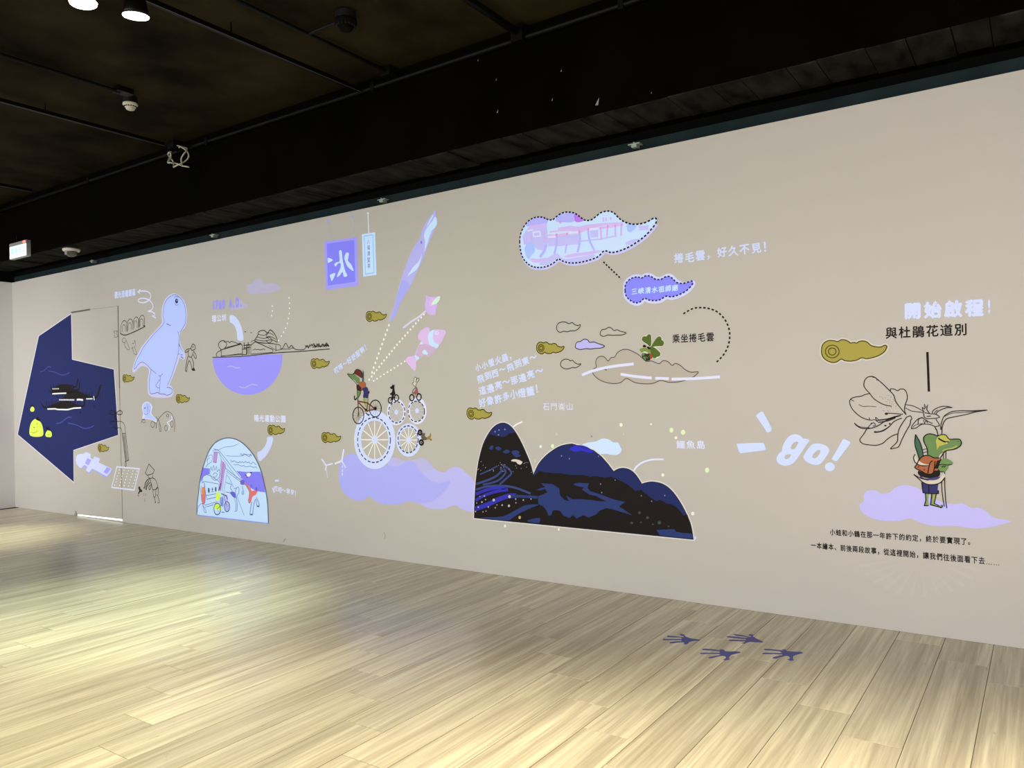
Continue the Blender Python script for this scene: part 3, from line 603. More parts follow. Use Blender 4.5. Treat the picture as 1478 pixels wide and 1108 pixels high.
# ------------------------------------------------------------------ arched street picture
dome = [(100, 992)] + [(92 + 8, 900), (112, 800), (120, 700), (140, 590), (170, 480), (210, 390), (260, 320), (330, 283), (395, 272), (465, 285), (530, 325), (590, 385), (640, 450), (690, 560), (722, 680), (748, 800), (762, 920), (768, 1070)]
dome = [(95, 992), (97, 900), (110, 800), (121, 690), (143, 585), (175, 480), (212, 390), (262, 322), (330, 283), (395, 272), (465, 286), (530, 325), (590, 385), (643, 458), (692, 565), (724, 680), (748, 800), (762, 920), (768, 1072)]
def arcband(y0, y1): return 0
art('arched_street_graphic', 'arched pale blue projected picture of a busy street scene, lower left centre', 'projected picture', G, [
    ('sky', PICE, [('f', dome)]),
    ('band', PBAND, [('f', [(143, 552), (210, 560), (212, 610), (160, 630), (125, 695)]), ('f', [(465, 584), (560, 592), (640, 590), (690, 590), (724, 680), (736, 785), (640, 770), (600, 740), (545, 690), (500, 625)])]),
    ('mountain_line', PGREYL, [('S', [(300, 385), (350, 360), (430, 350), (490, 325)], 0.50), ('S', [(370, 440), (450, 445), (520, 440), (560, 425), (610, 440)], 0.50), squig(410, 500, 650, 525, 22, 24, .7), squig(500, 445, 610, 450, 10, 26, .8), squig(440, 530, 660, 560, 14, 16, .6)], G),
    ('gate_roof', PLINE, [('s', [(250, 375), (300, 390), (500, 640)], 0.65), ('s', [(290, 400), (470, 650)], 0.50), ('s', [(240, 395), (295, 380)], 0.43), ('s', [(345, 500), (365, 560), (520, 680)], 0.72), ('s', [(370, 585), (545, 715)], 0.58), ('s', [(300, 400), (350, 560)], 0.50)]),
    ('pillar', PROSE, [('f', [(255, 405), (288, 408), (276, 505), (248, 500)]), ('f', [(325, 480), (362, 520), (345, 620), (322, 770), (298, 770), (315, 640)])]),
    ('pillar_edge', PLINE, [('s', [(255, 405), (288, 408), (276, 505), (248, 500)], .6, True), ('s', [(322, 480), (305, 640), (298, 760)], 0.50), ('s', [(365, 525), (345, 640), (335, 780)], 0.50), ('s', [(375, 600), (350, 780), (352, 800)], 0.43), ('d', [(345, 500), (330, 620), (312, 760)], 1.2, 1.2, 1.6)]),
    ('hand_sign', PLINE, [('S', [(215, 560), (212, 600), (235, 650), (270, 670), (305, 640), (312, 600), (300, 570), (285, 590), (278, 540), (262, 575), (250, 530), (240, 580), (225, 545), (222, 600)], 0.58), ('S', [(245, 620), (262, 600), (285, 615), (262, 645), (250, 630)], 0.58), ('S', [(190, 500), (205, 440), (240, 440), (235, 490), (200, 520), (180, 540)], 0.50), ('S', [(175, 545), (195, 520), (190, 480), (215, 460)], 0.43)]),
    ('shop_front', PLINE, [('S', [(145, 690), (150, 640), (190, 618), (240, 640), (300, 680)], 0.65), ('s', [(160, 680), (295, 705)], 0.58), ('s', [(175, 815), (290, 795)], 0.58), ('s', [(185, 850), (290, 825)], 0.72), ('s', [(170, 905), (290, 870)], 0.58), ('s', [(170, 925), (250, 900)], 0.58), ('s', [(160, 690), (178, 800), (185, 840)], 0.58), ('S', [(95, 980), (105, 920), (140, 890), (165, 900)], 0.58)]),
    ('shop_sign', PDARK, [('t', '陽', 206, 765, 7.5, .55, 0, .03), ('t', '光', 240, 760, 6.8, .55, 0, .03), ('t', '運', 271, 756, 6.8, .55, 0, .03), ('s', [(298, 770), (320, 700)], 1.08)]),
    ('walker', PORANGE, [('c', [(140, 740), (168, 740), (170, 800), (166, 830), (140, 820)])]),
    ('walker', PRED, [('c', [(136, 810), (172, 810), (172, 870), (160, 890), (142, 880)])]),
    ('walker_line', PLINE, [('S', [(140, 700), (155, 685), (165, 705), (170, 740), (172, 870), (150, 900), (175, 945), (180, 972), (160, 968)], 0.65), ('S', [(148, 900), (165, 960)], 0.58), ('S', [(138, 720), (130, 760), (140, 860)], 0.50)]),
    ('cyclist', PYEL, [('c', [(280, 785), (305, 785), (312, 840), (298, 860), (275, 845)]), ('c', [(262, 905), (300, 890), (325, 935), (320, 950), (290, 945), (258, 935)])]),
    ('cyclist_coat', PSKY2, [('c', [(315, 830), (342, 838), (345, 900), (335, 920), (310, 890)])]),
    ('wheel', PDARK, [('r', 286, 940, 31, 55, 1.0), ('r', 378, 918, 25, 46, 1.0)]),
    ('wheel_spoke', PMAG, [('r', 378, 918, 15, 28, .9), ('s', [(365, 930), (395, 905)], 0.58), ('s', [(372, 890), (384, 945)], 0.58), ('s', [(286, 900), (292, 980)], 0.43), ('r', 368, 840, 14, 30, 1.2)]),
    ('bicycle_frame', PDARK, [('s', [(286, 940), (330, 900), (345, 800), (378, 918)], 0.58), ('s', [(325, 795), (370, 815), (380, 850)], 0.94), ('s', [(328, 970), (352, 972)], 0.72)]),
    ('dancer', PINDIGO, [('c', [(425, 775), (455, 788), (462, 815), (458, 838), (430, 822), (410, 790)]), ('c', [(505, 675), (530, 665), (545, 690), (535, 712), (508, 708)])]),
    ('dancer_line', PLINE, [('S', [(455, 785), (470, 740), (490, 740), (488, 790), (468, 830), (475, 900), (470, 955), (450, 960)], 0.58), ('S', [(440, 750), (470, 742)], 0.58), ('S', [(448, 838), (462, 900), (458, 955)], 0.50), ('S', [(370, 690), (390, 700), (420, 710), (410, 740), (430, 770)], 0.65), ('s', [(365, 780), (420, 790)], 0.65), ('s', [(475, 830), (540, 1000)], 0.43), ('S', [(375, 620), (400, 650), (440, 735)], 0.43), ('S', [(520, 720), (530, 760), (535, 795), (520, 800), (522, 770)], 0.65), ('s', [(500, 660), (512, 640), (520, 670)], 0.65)]),
    ('stretcher', PRED, [('c', [(545, 700), (560, 700), (600, 745), (612, 770), (650, 765), (662, 778), (650, 805), (618, 825), (605, 870), (592, 885), (578, 860), (590, 800), (582, 760)])]),
    ('stretcher_line', PLINE, [('S', [(545, 700), (582, 762), (590, 800), (580, 870), (595, 885)], 0.65), ('S', [(600, 745), (606, 712), (615, 745)], 0.58), ('S', [(650, 765), (655, 738), (662, 780)], 0.72), ('S', [(612, 872), (600, 940), (595, 990), (620, 992), (622, 960), (635, 880), (650, 850), (660, 910), (680, 915), (675, 880), (655, 830)], 0.65), ('s', [(596, 990), (620, 990)], 1.15), ('s', [(660, 912), (682, 914)], 1.15)]),
    ('bird', PWARM, [('c', [(560, 612), (590, 600), (605, 610), (590, 635), (568, 632)])]), ('bird_wing', PDARK, [('s', [(548, 618), (565, 625)], 1.08), ('s', [(595, 600), (612, 598)], 1.15), ('s', [(565, 638), (572, 645)], 1.01)]),
    ('base_line', PSKY2, [('s', [(95, 997), (430, 1036), (768, 1074)], 0.94)]),
    ('outline', ink((86, 92, 110)), [('S', dome, .9)])], base=2)
art('shout_marks_graphic', 'two short white strokes beside the small white greeting, lower left centre', 'projected picture', view(385, 685, 24.63), [
    ('stroke', PW2, [('s', [(290, 205), (430, 205)], 2.2), ('s', [(205, 455), (272, 640)], 2.0)])], base=2)
lettering('哎呀～早安！', (395, 708.5), (431, 717), 8.5, PW2, 'small white handwritten greeting right of the arched street picture', off=.03, jit=.6)

# ------------------------------------------------------------------ hanging banners, whale, kites
art('ice_banner_graphic', 'purple projected banner with a white mirrored ice character, hanging from two cords', 'projected picture', HV, [
    ('border', PPUR3, [('f', [(172, 300), (465, 258), (475, 690), (188, 728)])]), ('field', PPUR2, [('f', [(195, 318), (440, 285), (448, 655), (205, 690)])]),
    ('cord', PMIST, [('s', [(208, 130), (214, 292)], .8), ('s', [(425, 90), (432, 258)], 1.3)]), ('pin', PPUR3, [('e', 208, 120, 9, 13), ('e', 424, 75, 9, 11)]),
    ('character', PICE, [('c', [(305, 385), (328, 382), (334, 440), (345, 500), (360, 560), (378, 600), (350, 612), (335, 570), (310, 600), (285, 612), (300, 570), (318, 530), (316, 490), (290, 500), (275, 520), (262, 500), (285, 482), (310, 470)]),
       ('c', [(368, 400), (392, 402), (388, 440), (385, 470), (412, 500), (433, 548), (425, 558), (380, 520), (358, 470), (352, 440)]),
       ('c', [(205, 445), (225, 447), (250, 462), (235, 475), (208, 488), (203, 465)]), ('c', [(225, 595), (270, 578), (265, 605), (242, 648), (232, 630)])])], base=2)
art('scroll_graphic', 'narrow pale blue projected scroll with writing, right of the ice banner', 'projected picture', HV, [
    ('cord', PW2, [('s', [(562, 60), (568, 222)], 1.3)]), ('pin', PW2, [('e', 561, 48, 9, 10)]),
    ('paper', PICE, [('f', [(508, 234), (625, 216), (637, 594), (520, 610)])]), ('frame', PCYAN, [('s', [(528, 250), (605, 238), (616, 575), (540, 588)], .9, True)]),
    ('writing', PGREYL, [('t', '八', 566, 300, 6.5, .8, 0, .01), ('t', '福', 567, 352, 7, .8, 0, .01), ('t', '清', 568, 405, 7.5, .8, 0, .01), ('t', '堂', 568, 460, 8, .8, 0, .01), ('t', '茶', 570, 515, 7.5, .8, 0, .01)])], base=2)
art('whale_graphic', 'long lavender projected whale pointing upward, centre of the wall', 'projected picture', HV, [
    ('body', PLAV3, [('c', [(1162, 22), (1140, 45), (1080, 125), (1040, 200), (1020, 270), (960, 360), (910, 480), (860, 620), (830, 720), (810, 810), (785, 900), (755, 980), (755, 1000), (775, 995), (820, 930), (830, 880), (880, 790), (940, 690), (1000, 560), (1050, 450), (1110, 290), (1150, 200), (1178, 130), (1165, 80)])]),
    ('tail_shade', PLAV, [('c', [(870, 640), (930, 690), (880, 790), (830, 880), (820, 930), (775, 995), (757, 995), (790, 905), (812, 812), (835, 730)])]),
    ('belly', PICE, [('c', [(1160, 78), (1130, 120), (1085, 180), (1060, 240), (1068, 300), (1065, 360), (1060, 390), (1085, 330), (1125, 210), (1160, 170), (1176, 130)])]),
    ('jaw', PICE, [('c', [(1140, 60), (1110, 105), (1085, 160), (1082, 172), (1110, 130), (1138, 80)])]),
    ('fin', PICE, [('c', [(1040, 410), (1015, 470), (960, 530), (912, 605), (935, 590), (990, 550), (1020, 500)])]), ('eye', PGREYL, [('e', 1036, 306, 7, 14)])], base=2)
art('flag_kite_graphic', 'small lavender projected square kite with a stick, right of the whale', 'projected picture', IV, [
    ('sail', PROSE2, [('c', [(512, 130), (540, 140), (600, 145), (672, 138), (672, 160), (648, 210), (635, 260), (618, 352), (600, 350), (560, 348), (530, 330), (508, 290), (502, 230), (512, 180)])]),
    ('swirl', PPINK, [('c', [(560, 180), (600, 160), (640, 190), (600, 240), (560, 250), (550, 215)])]), ('tip', PMINT, [('c', [(672, 138), (630, 158), (600, 190), (575, 230), (600, 235), (640, 215), (668, 180)])]),
    ('stick', beam((222, 214, 236)), [('s', [(512, 305), (440, 370), (350, 425), (252, 500)], 2.2)])], base=2)
art('clownfish_graphic', 'pink projected fish with white bands, right of the whale tail', 'projected picture', IV, [
    ('body', PPINK, [('c', [(740, 540), (700, 520), (640, 518), (600, 522), (560, 545), (555, 505), (515, 490), (485, 512), (445, 540), (425, 590), (430, 630), (460, 650), (430, 700), (400, 770), (385, 815), (310, 830), (282, 865), (300, 900), (350, 960), (385, 988), (400, 950), (405, 880), (440, 850), (510, 805), (540, 830), (580, 805), (620, 760), (640, 725), (690, 660), (720, 600)])]),
    ('shade', PPINK2, [('c', [(600, 690), (640, 730), (620, 760), (580, 805), (545, 828), (515, 800), (440, 850), (400, 800), (440, 700), (500, 680), (560, 700)])]),
    ('band', PICE, [('c', [(612, 522), (570, 535), (545, 565), (540, 640), (565, 700), (600, 715), (640, 732), (662, 690), (620, 670), (595, 620), (600, 560)])]),
    ('band', PICE, [('c', [(500, 748), (472, 775), (490, 800), (528, 805), (532, 785)])]), ('band', PICE, [('c', [(388, 808), (400, 850), (412, 870), (438, 840), (415, 825)])]), ('band', PICE, [('f', [(462, 650), (442, 682), (484, 688)])]),
    ('eye', PW2, [('r', 638, 558, 16, 18, 1.2)])], base=2)
def dotline(a, b, n, w, lab, vw, rx=5.5, ry=9, bend=None):
    P = crom([a] + ([bend] if bend else []) + [b], False, 12); _, at = resample(P, 0); L_ = _
    art('dotted_string_graphic', lab, 'projected picture', vw, [('dot', PWARM, [('e', *at(L_ * i / (n - 1)), rx * 1.15, ry * 1.1, 8) for i in range(n)])], base=2, group='white dotted strings above the cycling frog')
dotline((747, 1042), (597, 1460), 11, 0, 'steepest white dotted string, rising from the cap to the whale tail', HV, 6.5, 12)
dotline((1058, 945), (572, 1525), 22, 0, 'middle white dotted string, rising to the lavender square kite', HV, 6.5, 10, bend=(790, 1250))
dotline((888, 322), (540, 540), 10, 0, 'lowest white dotted string, rising to the pink fish', J, 9, 9)
lettering('哎唷～好舒服啊！', (484.5, 541), (534, 502), 9.8, PW1, 'small white slanted handwriting above the cycling frog', off=.03, jit=.5)

# ------------------------------------------------------------------ big wheels with riders
def wheel(lab, cx, cy, rx, ry, w, vw, spokes, hub, mat, n=12):
    s0 = 1.0
    art('wheel_graphic', lab, 'projected picture', vw, [
        ('tyre', mat, [('f', ell(cx, cy, rx, ry, 40), [ell(cx, cy, rx * w, ry * w, 40)])]),
        ('spoke', PWARM if spokes > 1 else beam((206, 206, 222)), [('s', [(cx, cy), (cx + rx * w * .98 * math.cos(math.radians(a)), cy + ry * w * .98 * math.sin(math.radians(a)))], spokes * .8) for a in range(0, 360, 360 // n)]),
        ('hub', PW1, [('e', cx, cy, hub, hub * 1.3)])], base=4, group='white projected bicycle wheels')
wheel('largest white projected bicycle wheel, under the cycling frog', 538, 322, 176, 250, .66, K, 1.3, 26, PW1)
wheel('white projected wheel under the black cat on a bicycle', 723, 86, 80, 112, .74, K, .6, 16, PW2)
wheel('white projected wheel under the rabbit on a bicycle', 899, 74, 81, 115, .74, K, .6, 16, PW2)
wheel('white projected wheel beside the sideways brown rider', 827, 324, 106, 142, .73, K, 1.1, 20, PW1)
for lab, cx, cy, rx, ry in (('broken black ring printed inside the largest white wheel', 532, 324, 140, 192), ('broken black ring printed in the wheel under the black cat', 726, 88, 70, 90), ('broken black ring printed in the wheel under the rabbit', 893, 80, 70, 87), ('broken black ring printed in the wheel beside the brown rider', 823, 318, 86, 115)):
    big = rx > 100
    art('dashed_ring_print', lab, 'wall graphic', K, [('dash', ink((58, 54, 60)), [('d', ell(cx, cy, rx, ry, 40), 1.3, 5.5 if big else 5, 3 if big else 2.6, False, True)])], base=7, group='broken black rings printed in the wheels')

def bike(vw, w1, w2, r, col, lw, spk=True):
    (x1, y1), (x2, y2) = w1, w2
    sh = [('r', x1, y1, r[0], r[1], lw), ('r', x2, y2, r[2], r[3], lw)]
    sp = []
    if spk:
        for (cx, cy, a_, b_) in ((x1, y1, r[0], r[1]), (x2, y2, r[2], r[3])):
            sp += [('s', [(cx, cy), (cx + a_ * math.cos(math.radians(t)), cy + b_ * math.sin(math.radians(t)))], .3) for t in range(0, 360, 30)]
    return sh, sp
tyres, spk = bike(Z, (270, 782), (512, 683), (78, 118, 84, 120), BLK, 1.2)
art('cycling_frog_print', 'green frog in a red cap standing on a bicycle atop the largest wheel', 'wall graphic', Z, [
    ('spoke', ink((120, 112, 96)), spk), ('tyre', BLK, tyres),
    ('leg', PALEG, [('c', [(340, 530), (372, 535), (372, 600), (385, 650), (372, 665), (350, 610)]), ('c', [(385, 520), (412, 525), (412, 620), (405, 690), (388, 680), (392, 600)])]),
    ('bicycle_frame', REDBIKE, [('s', [(262, 545), (268, 660), (275, 780)], 1.3), ('s', [(270, 580), (410, 605)], 1.5), ('s', [(275, 600), (385, 715), (405, 720)], 1.6), ('s', [(405, 600), (388, 715)], 1.2), ('s', [(405, 610), (505, 685)], 1.5), ('s', [(400, 715), (510, 690)], 1.2), ('s', [(385, 690), (365, 730)], 1.0)]),
    ('chainring', BLK, [('e', 512, 683, 20, 26), ('f', [(370, 680), (390, 690), (385, 705), (366, 700)])]),
    ('handlebar', BLK, [('S', [(218, 500), (215, 540), (228, 560), (245, 540), (262, 520)], 1.5), ('s', [(380, 745), (415, 780), (430, 765)], 1.3)]),
    ('shorts', BLUEC, [('c', [(330, 400), (385, 375), (410, 420), (410, 530), (375, 530), (340, 525), (345, 450)])]),
    ('arm', GREEN, [('c', [(252, 420), (305, 430), (300, 470), (268, 535), (252, 540), (258, 470)]), ]),
    ('vest', ink((66, 36, 34)), [('c', [(250, 345), (300, 350), (345, 385), (320, 430), (255, 418)]), ('f', [(408, 440), (432, 435), (425, 470), (408, 482)])]),
    ('bag', BROWN, [('c', [(272, 320), (310, 300), (370, 312), (375, 360), (355, 388), (320, 388), (285, 355)]), ('f', [(318, 388), (332, 388), (326, 420), (316, 430)])]),
    ('head', GREEN, [('c', [(115, 190), (140, 190), (215, 200), (260, 235), (290, 265), (280, 320), (250, 320), (225, 280), (175, 255), (140, 225)])]),
    ('mouth', WHITE, [('c', [(180, 268), (240, 310), (255, 335), (240, 328), (200, 295)])]),
    ('cap', MAROON, [('c', [(215, 160), (250, 128), (300, 138), (325, 180), (328, 245), (305, 245), (260, 215), (225, 195)])]),
    ('grass_blade', GREEND, [('f', [(343, 130), (350, 200), (345, 300), (325, 300), (333, 190)])]),
    ('outline', BLK, [('S', [(115, 190), (140, 225), (175, 260), (245, 335), (258, 420), (255, 470), (262, 520)], .7), ('S', [(115, 190), (205, 195), (230, 140), (265, 127), (310, 150), (330, 200), (325, 250)], .7), ('e', 206, 188, 10, 10), ('s', [(252, 420), (300, 430)], .6), ('S', [(300, 430), (300, 470), (265, 540)], .6)])], base=9)
tyres, spk = bike(Z, (725, 567), (812, 533), (28, 40, 30, 44), BLK, 1.5, False)
art('cycling_cat_print', 'small black cat riding a tiny bicycle on the smaller white wheel', 'wall graphic', Z, [
    ('tyre', BLK, tyres + [('s', [(725, 567), (760, 520), (812, 533)], 1.0)]), ('hub', CREAMI, [('r', 725, 567, 12, 18, .8), ('r', 812, 533, 13, 20, .8)]),
    ('body', ink((34, 28, 26)), [('c', [(720, 380), (745, 365), (755, 340), (765, 352), (785, 345), (782, 400), (795, 480), (775, 500), (765, 560), (735, 560), (745, 500), (718, 480), (745, 450), (755, 410), (735, 405)])])], base=9)
tyres, spk = bike(Z, (1030, 530), (1132, 520), (30, 44, 32, 46), BLK, 1.6, False)
art('cycling_rabbit_print', 'white rabbit in a red coat riding a tiny bicycle on a white wheel', 'wall graphic', Z, [
    ('tyre', BLK, tyres), ('hub', CREAMI, [('r', 1030, 530, 13, 19, .8), ('r', 1132, 520, 14, 20, .8)]),
    ('head', WHITE, [('c', [(1035, 330), (1060, 310), (1065, 260), (1088, 238), (1098, 290), (1118, 252), (1132, 262), (1110, 310), (1088, 360), (1060, 355)])]),
    ('coat', PINKC, [('c', [(1090, 375), (1112, 410), (1115, 470), (1060, 480), (1040, 465), (1075, 430)])]),
    ('outline', LINE, [('S', [(1035, 325), (1060, 310), (1062, 262), (1085, 238), (1098, 265), (1085, 310), (1110, 255), (1130, 258), (1128, 285), (1098, 318), (1085, 365), (1062, 358), (1035, 325)], .6), ('S', [(1085, 380), (1050, 420), (1035, 465)], .7), ('s', [(1080, 480), (1075, 545)], .6)])], base=9)
art('cycling_fish_print', 'small brown rider with a fan tail riding sideways beside a white wheel', 'wall graphic', K, [
    ('tyre', BLK, [('r', 925, 260, 15, 19, 2.2), ('r', 936, 345, 16, 20, 2.2)]), ('hub', GREYB, [('e', 925, 260, 7, 9), ('e', 936, 345, 7, 9)]),
    ('body', GREYB, [('c', [(945, 270), (968, 265), (965, 290), (985, 305), (985, 320), (960, 325), (945, 320), (935, 295)])]),
    ('tail', ink((150, 128, 62)), [('c', [(985, 300), (1005, 285), (1015, 262), (1018, 290), (1012, 308), (1026, 318), (1018, 330), (1000, 318), (985, 318)])])], base=9)
art('windmill_graphic', 'left small white projected windmill with three blades, centre left', 'projected picture', K, [
    ('blade', PW2, [('s', [(85, 485), (122, 540)], 1.9), ('s', [(122, 540), (178, 525)], 1.6), ('s', [(125, 545), (116, 585)], 1.9)]), ('mast', beam((214, 212, 222)), [('s', [(128, 575), (134, 645)], 1.1)])], base=4, group='white projected windmills')
art('windmill_graphic', 'right small white projected windmill overlapping the lavender cloud', 'projected picture', K, [
    ('blade', PW2, [('s', [(274, 402), (258, 500)], 2.4), ('s', [(195, 527), (256, 502)], 2.0), ('s', [(258, 504), (290, 560)], 1.7)]), ('mast', PW2, [('d', [(262, 540), (262, 638)], 1.4, 4, 1.5)])], base=4, group='white projected windmills')
art('long_cloud_graphic', 'long lavender projected cloud under the largest wheel', 'projected picture', K, [
    ('back_cloud', PLAV3, [('c', [(650, 520), (700, 475), (760, 490), (820, 515), (880, 490), (940, 480), (1000, 510), (1050, 570), (1130, 600), (1180, 565), (1250, 555), (1310, 600), (1390, 690), (1388, 920), (1290, 918), (1220, 880), (1120, 912), (1000, 905), (900, 860), (700, 800)])]),
    ('back_haze', PLAV2, [('c', [(690, 510), (720, 475), (790, 500), (880, 490), (950, 482), (1010, 520), (1040, 575), (960, 590), (940, 610), (880, 545), (800, 520), (740, 540)])]),
    ('front_cloud', PLAV, [('c', [(345, 440), (290, 460), (245, 530), (230, 620), (245, 720), (300, 800), (390, 842), (450, 830), (495, 805), (560, 855), (660, 875), (760, 868), (815, 845), (920, 862), (1020, 850), (1080, 810), (1150, 740), (1180, 670), (1100, 690), (1020, 670), (940, 610), (900, 545), (850, 510), (800, 510), (740, 550), (660, 540), (600, 530), (420, 470)])])], base=1)

# ------------------------------------------------------------------ the three navy hills
tall = [(30, 905), (34, 760), (45, 580), (70, 400), (110, 250), (165, 145), (220, 85), (285, 62), (345, 85), (400, 150), (450, 240), (495, 340), (530, 430), (556, 525)]
wide = [(556, 525), (600, 430), (670, 350), (760, 285), (830, 258), (900, 248)]
n2m = lambda p: ((NV(p)[0] - 680) * 6.156, (NV(p)[1] - 600) * 6.156)
wide += [n2m(p) for p in [(0, 268), (70, 310), (140, 380), (210, 468), (250, 446), (295, 440), (350, 455), (400, 500), (448, 574), (500, 558), (550, 556), (620, 572), (690, 620), (760, 710), (820, 820), (860, 920), (880, 1038)]]
hl = [MV(p) for p in crom(tall, False, 4)] + [MV(p) for p in crom(wide[:6], False, 4)[1:]] + [NV(p) for p in [(40, 290), (110, 345), (165, 408), (210, 468)]] + [NV(p) for p in crom([(212, 466), (250, 446), (295, 440), (350, 455), (400, 500), (448, 574)], False, 3)[1:]] + [NV(p) for p in crom([(450, 572), (500, 558), (550, 556), (620, 572), (690, 620), (760, 710), (820, 820), (860, 920), (880, 1038)], False, 4)]
MN = lambda L: [NV(p) for p in L]
MM = lambda L: [MV(p) for p in L]
jag = random.Random(5)
def rough(P, amp=.5, n=6):
    outp = []
    for a, b in zip(P[:-1], P[1:]):
        for i in range(n):
            t = i / n; outp.append((a[0] + (b[0] - a[0]) * t, a[1] + (b[1] - a[1]) * t + jag.uniform(-amp, amp)))
    return outp + [P[-1]]
ridge_t = MM([(165, 160), (240, 182), (300, 186), (350, 152), (400, 150)])
art('navy_hills_print', 'three joined navy and black landscape hills printed at the centre of the wall', 'wall graphic', PX, [
    ('border', beam((222, 216, 206)), [('s', hl, 3.0, True)]),
    ('sky', NAVY, [('f', hl)]),
    ('land', BLK, [('f', rough(ridge_t) + MM([(450, 240), (495, 340), (530, 430), (556, 525), (560, 960), (31, 905), (34, 760), (45, 580), (70, 400), (110, 250)])),
       ('f', rough(MM([(556, 540), (600, 490), (700, 505), (800, 510), (900, 522), (1000, 530), (1047, 535)]) + MN([(0, 515), (60, 505), (130, 520), (190, 512), (250, 540), (300, 560), (345, 590), (390, 630), (440, 625), (490, 660), (520, 690), (560, 715), (610, 708), (650, 735), (700, 745), (740, 770), (770, 800), (795, 838), (830, 830)]), .6, 4) + MN([(860, 920), (880, 1036), (300, 985)]) + MM([(556, 958)]))]),
    ('terrace', NAVY2, [('c', MM([(160, 290), (180, 265), (200, 268), (185, 300)])), ('c', MM([(215, 285), (240, 272), (270, 290), (245, 308)])), ('c', MM([(285, 320), (320, 298), (345, 320), (310, 332)])), ('c', MM([(360, 318), (400, 305), (430, 320), (420, 342), (445, 350), (405, 370), (375, 345)]))]),
    ('terrace', ink((58, 70, 120)), [('s', MM([(80, 520), (170, 480), (235, 445)]), 1.5), ('S', MM([(45, 605), (150, 570), (215, 540), (270, 490), (262, 462)]), 2.4), ('S', MM([(105, 610), (200, 590), (260, 560), (310, 500), (290, 468)]), 2.0), ('S', MM([(255, 608), (320, 550), (358, 510), (330, 465), (270, 432)]), 2.2), ('S', MM([(45, 655), (150, 625), (280, 622), (400, 640), (530, 690)]), 2.4)]),
    ('terrace', ink((52, 50, 170)), [('S', MM([(42, 695), (130, 660), (220, 640), (300, 640)]), 3.4), ('S', MM([(42, 750), (120, 705), (220, 672), (330, 655)]), 3.2), ('S', MM([(40, 825), (140, 790), (250, 740), (330, 712), (400, 708)]), 5.0)]),
    ('terrace', NAVY2, [('S', MM([(330, 712), (450, 715), (590, 722)]), 3.0), ('c', MM([(180, 905), (290, 890), (400, 835), (480, 795), (560, 785), (600, 790), (540, 815), (440, 860), (370, 905), (320, 928)])), ('c', MM([(90, 905), (200, 900), (300, 925), (200, 918)])), ('c', MM([(500, 930), (605, 905), (608, 945), (560, 950)]))]),
    ('lake', NAVY2, [('f', rough(MM([(585, 655), (620, 640), (660, 632), (622, 600), (720, 602), (785, 645), (790, 700), (830, 745), (870, 755), (845, 705), (900, 740), (1000, 740), (1100, 750)]) + MN([(0, 705), (80, 716), (150, 720), (60, 673), (0, 660)]) + MM([(1050, 695), (985, 655), (1005, 635), (930, 620), (908, 605), (960, 592), (1050, 600), (1035, 640), (1062, 668)]) + MN([(0, 632), (80, 655), (200, 700), (305, 725), (255, 762), (370, 838), (280, 810), (220, 792), (150, 775), (95, 795), (60, 830), (0, 855)]) + MM([(1000, 880), (940, 910), (905, 880), (880, 905), (820, 885), (790, 840), (730, 835), (715, 880), (690, 888), (670, 840), (640, 800), (600, 785), (595, 715), (650, 690), (680, 680), (660, 650), (610, 662)]), .3, 3)),
       ('f', rough(MN([(570, 960), (650, 955), (720, 952), (735, 975), (800, 985), (878, 992)]), .3, 3) + MN([(878, 1034), (600, 1006)]))]),
    ('bright_cloud', beam((52, 50, 196)), [('c', MM([(880, 290), (930, 262), (990, 262), (1040, 280), (1090, 318), (1040, 325), (985, 310), (920, 318)]))]),
    ('moonlit_cloud', WHITE, [('c', MM([(357, 395), (385, 385), (430, 392), (456, 412), (440, 432), (415, 425), (400, 408), (375, 405)]))]),
    ('star', ink((130, 140, 170)), [('e', *MV(p), .9, 1.2, 8) for p in [(215, 140), (250, 125), (302, 120), (245, 168), (805, 355), (875, 380)]] + [('e', *NV(p), .8, 1.1, 8) for p in [(100, 573), (222, 540), (110, 645), (443, 672), (530, 718), (640, 670), (82, 340)]]),
    ('light', ink((190, 186, 168)), [('e', *MV(p), s_, s_ * 1.2, 8) for p, s_ in [((343, 717), 2.0), ((203, 747), 1.8), ((338, 798), 1.6), ((120, 712), 1), ((98, 765), 1.1), ((66, 810), 1), ((155, 808), 1), ((278, 792), 1.1), ((217, 815), .8), ((232, 790), .7), ((398, 738), .9), ((400, 772), .8), ((466, 747), 1), ((534, 738), .8), ((42, 848), .9), ((108, 852), .8), ((135, 845), .7), ((80, 716), .6), ((130, 743), .8), ((52, 773), .7)]] +
       [('e', *MV((jag.uniform(55, 550), 430 + jag.uniform(-30, 70))), .45, .55, 6) for _ in range(34)]),
    ('lamp_light', ink((206, 176, 110)), [('e', *MV((434, 902)), 1.7, 2.2)]),
    ('faint_light', ink((72, 76, 76)), [('e', *NV(p), s_, s_, 8) for p, s_ in [((363, 900), 2), ((428, 815), 2), ((495, 856), 2), ((595, 898), 2.6), ((440, 895), 1.2), ((540, 912), 1.3), ((672, 928), 1.2)]]),
    ('outline', ink((44, 44, 60)), [('s', hl, .7, True)])], base=4)
art('white_cloud_graphic', 'bright white blue projected cloud behind the top of the wide navy hill', 'projected picture', PX, [
    ('cloud', beam((206, 228, 255)), [('c', MM([(985, 262), (1030, 238), (1080, 232)]) + MN([(60, 215), (100, 196), (130, 190), (170, 200), (205, 222), (245, 225), (262, 255), (275, 290), (245, 325), (190, 328), (140, 318), (80, 325), (30, 330)]) + MM([(1000, 320)]))])], base=2)
art('curved_line_graphic', 'short white projected curve at the top right of the tall navy hill', 'projected picture', MV, [('line', PWARM, [('S', [(372, 102), (400, 78), (455, 52)], 1.5)])], base=2)
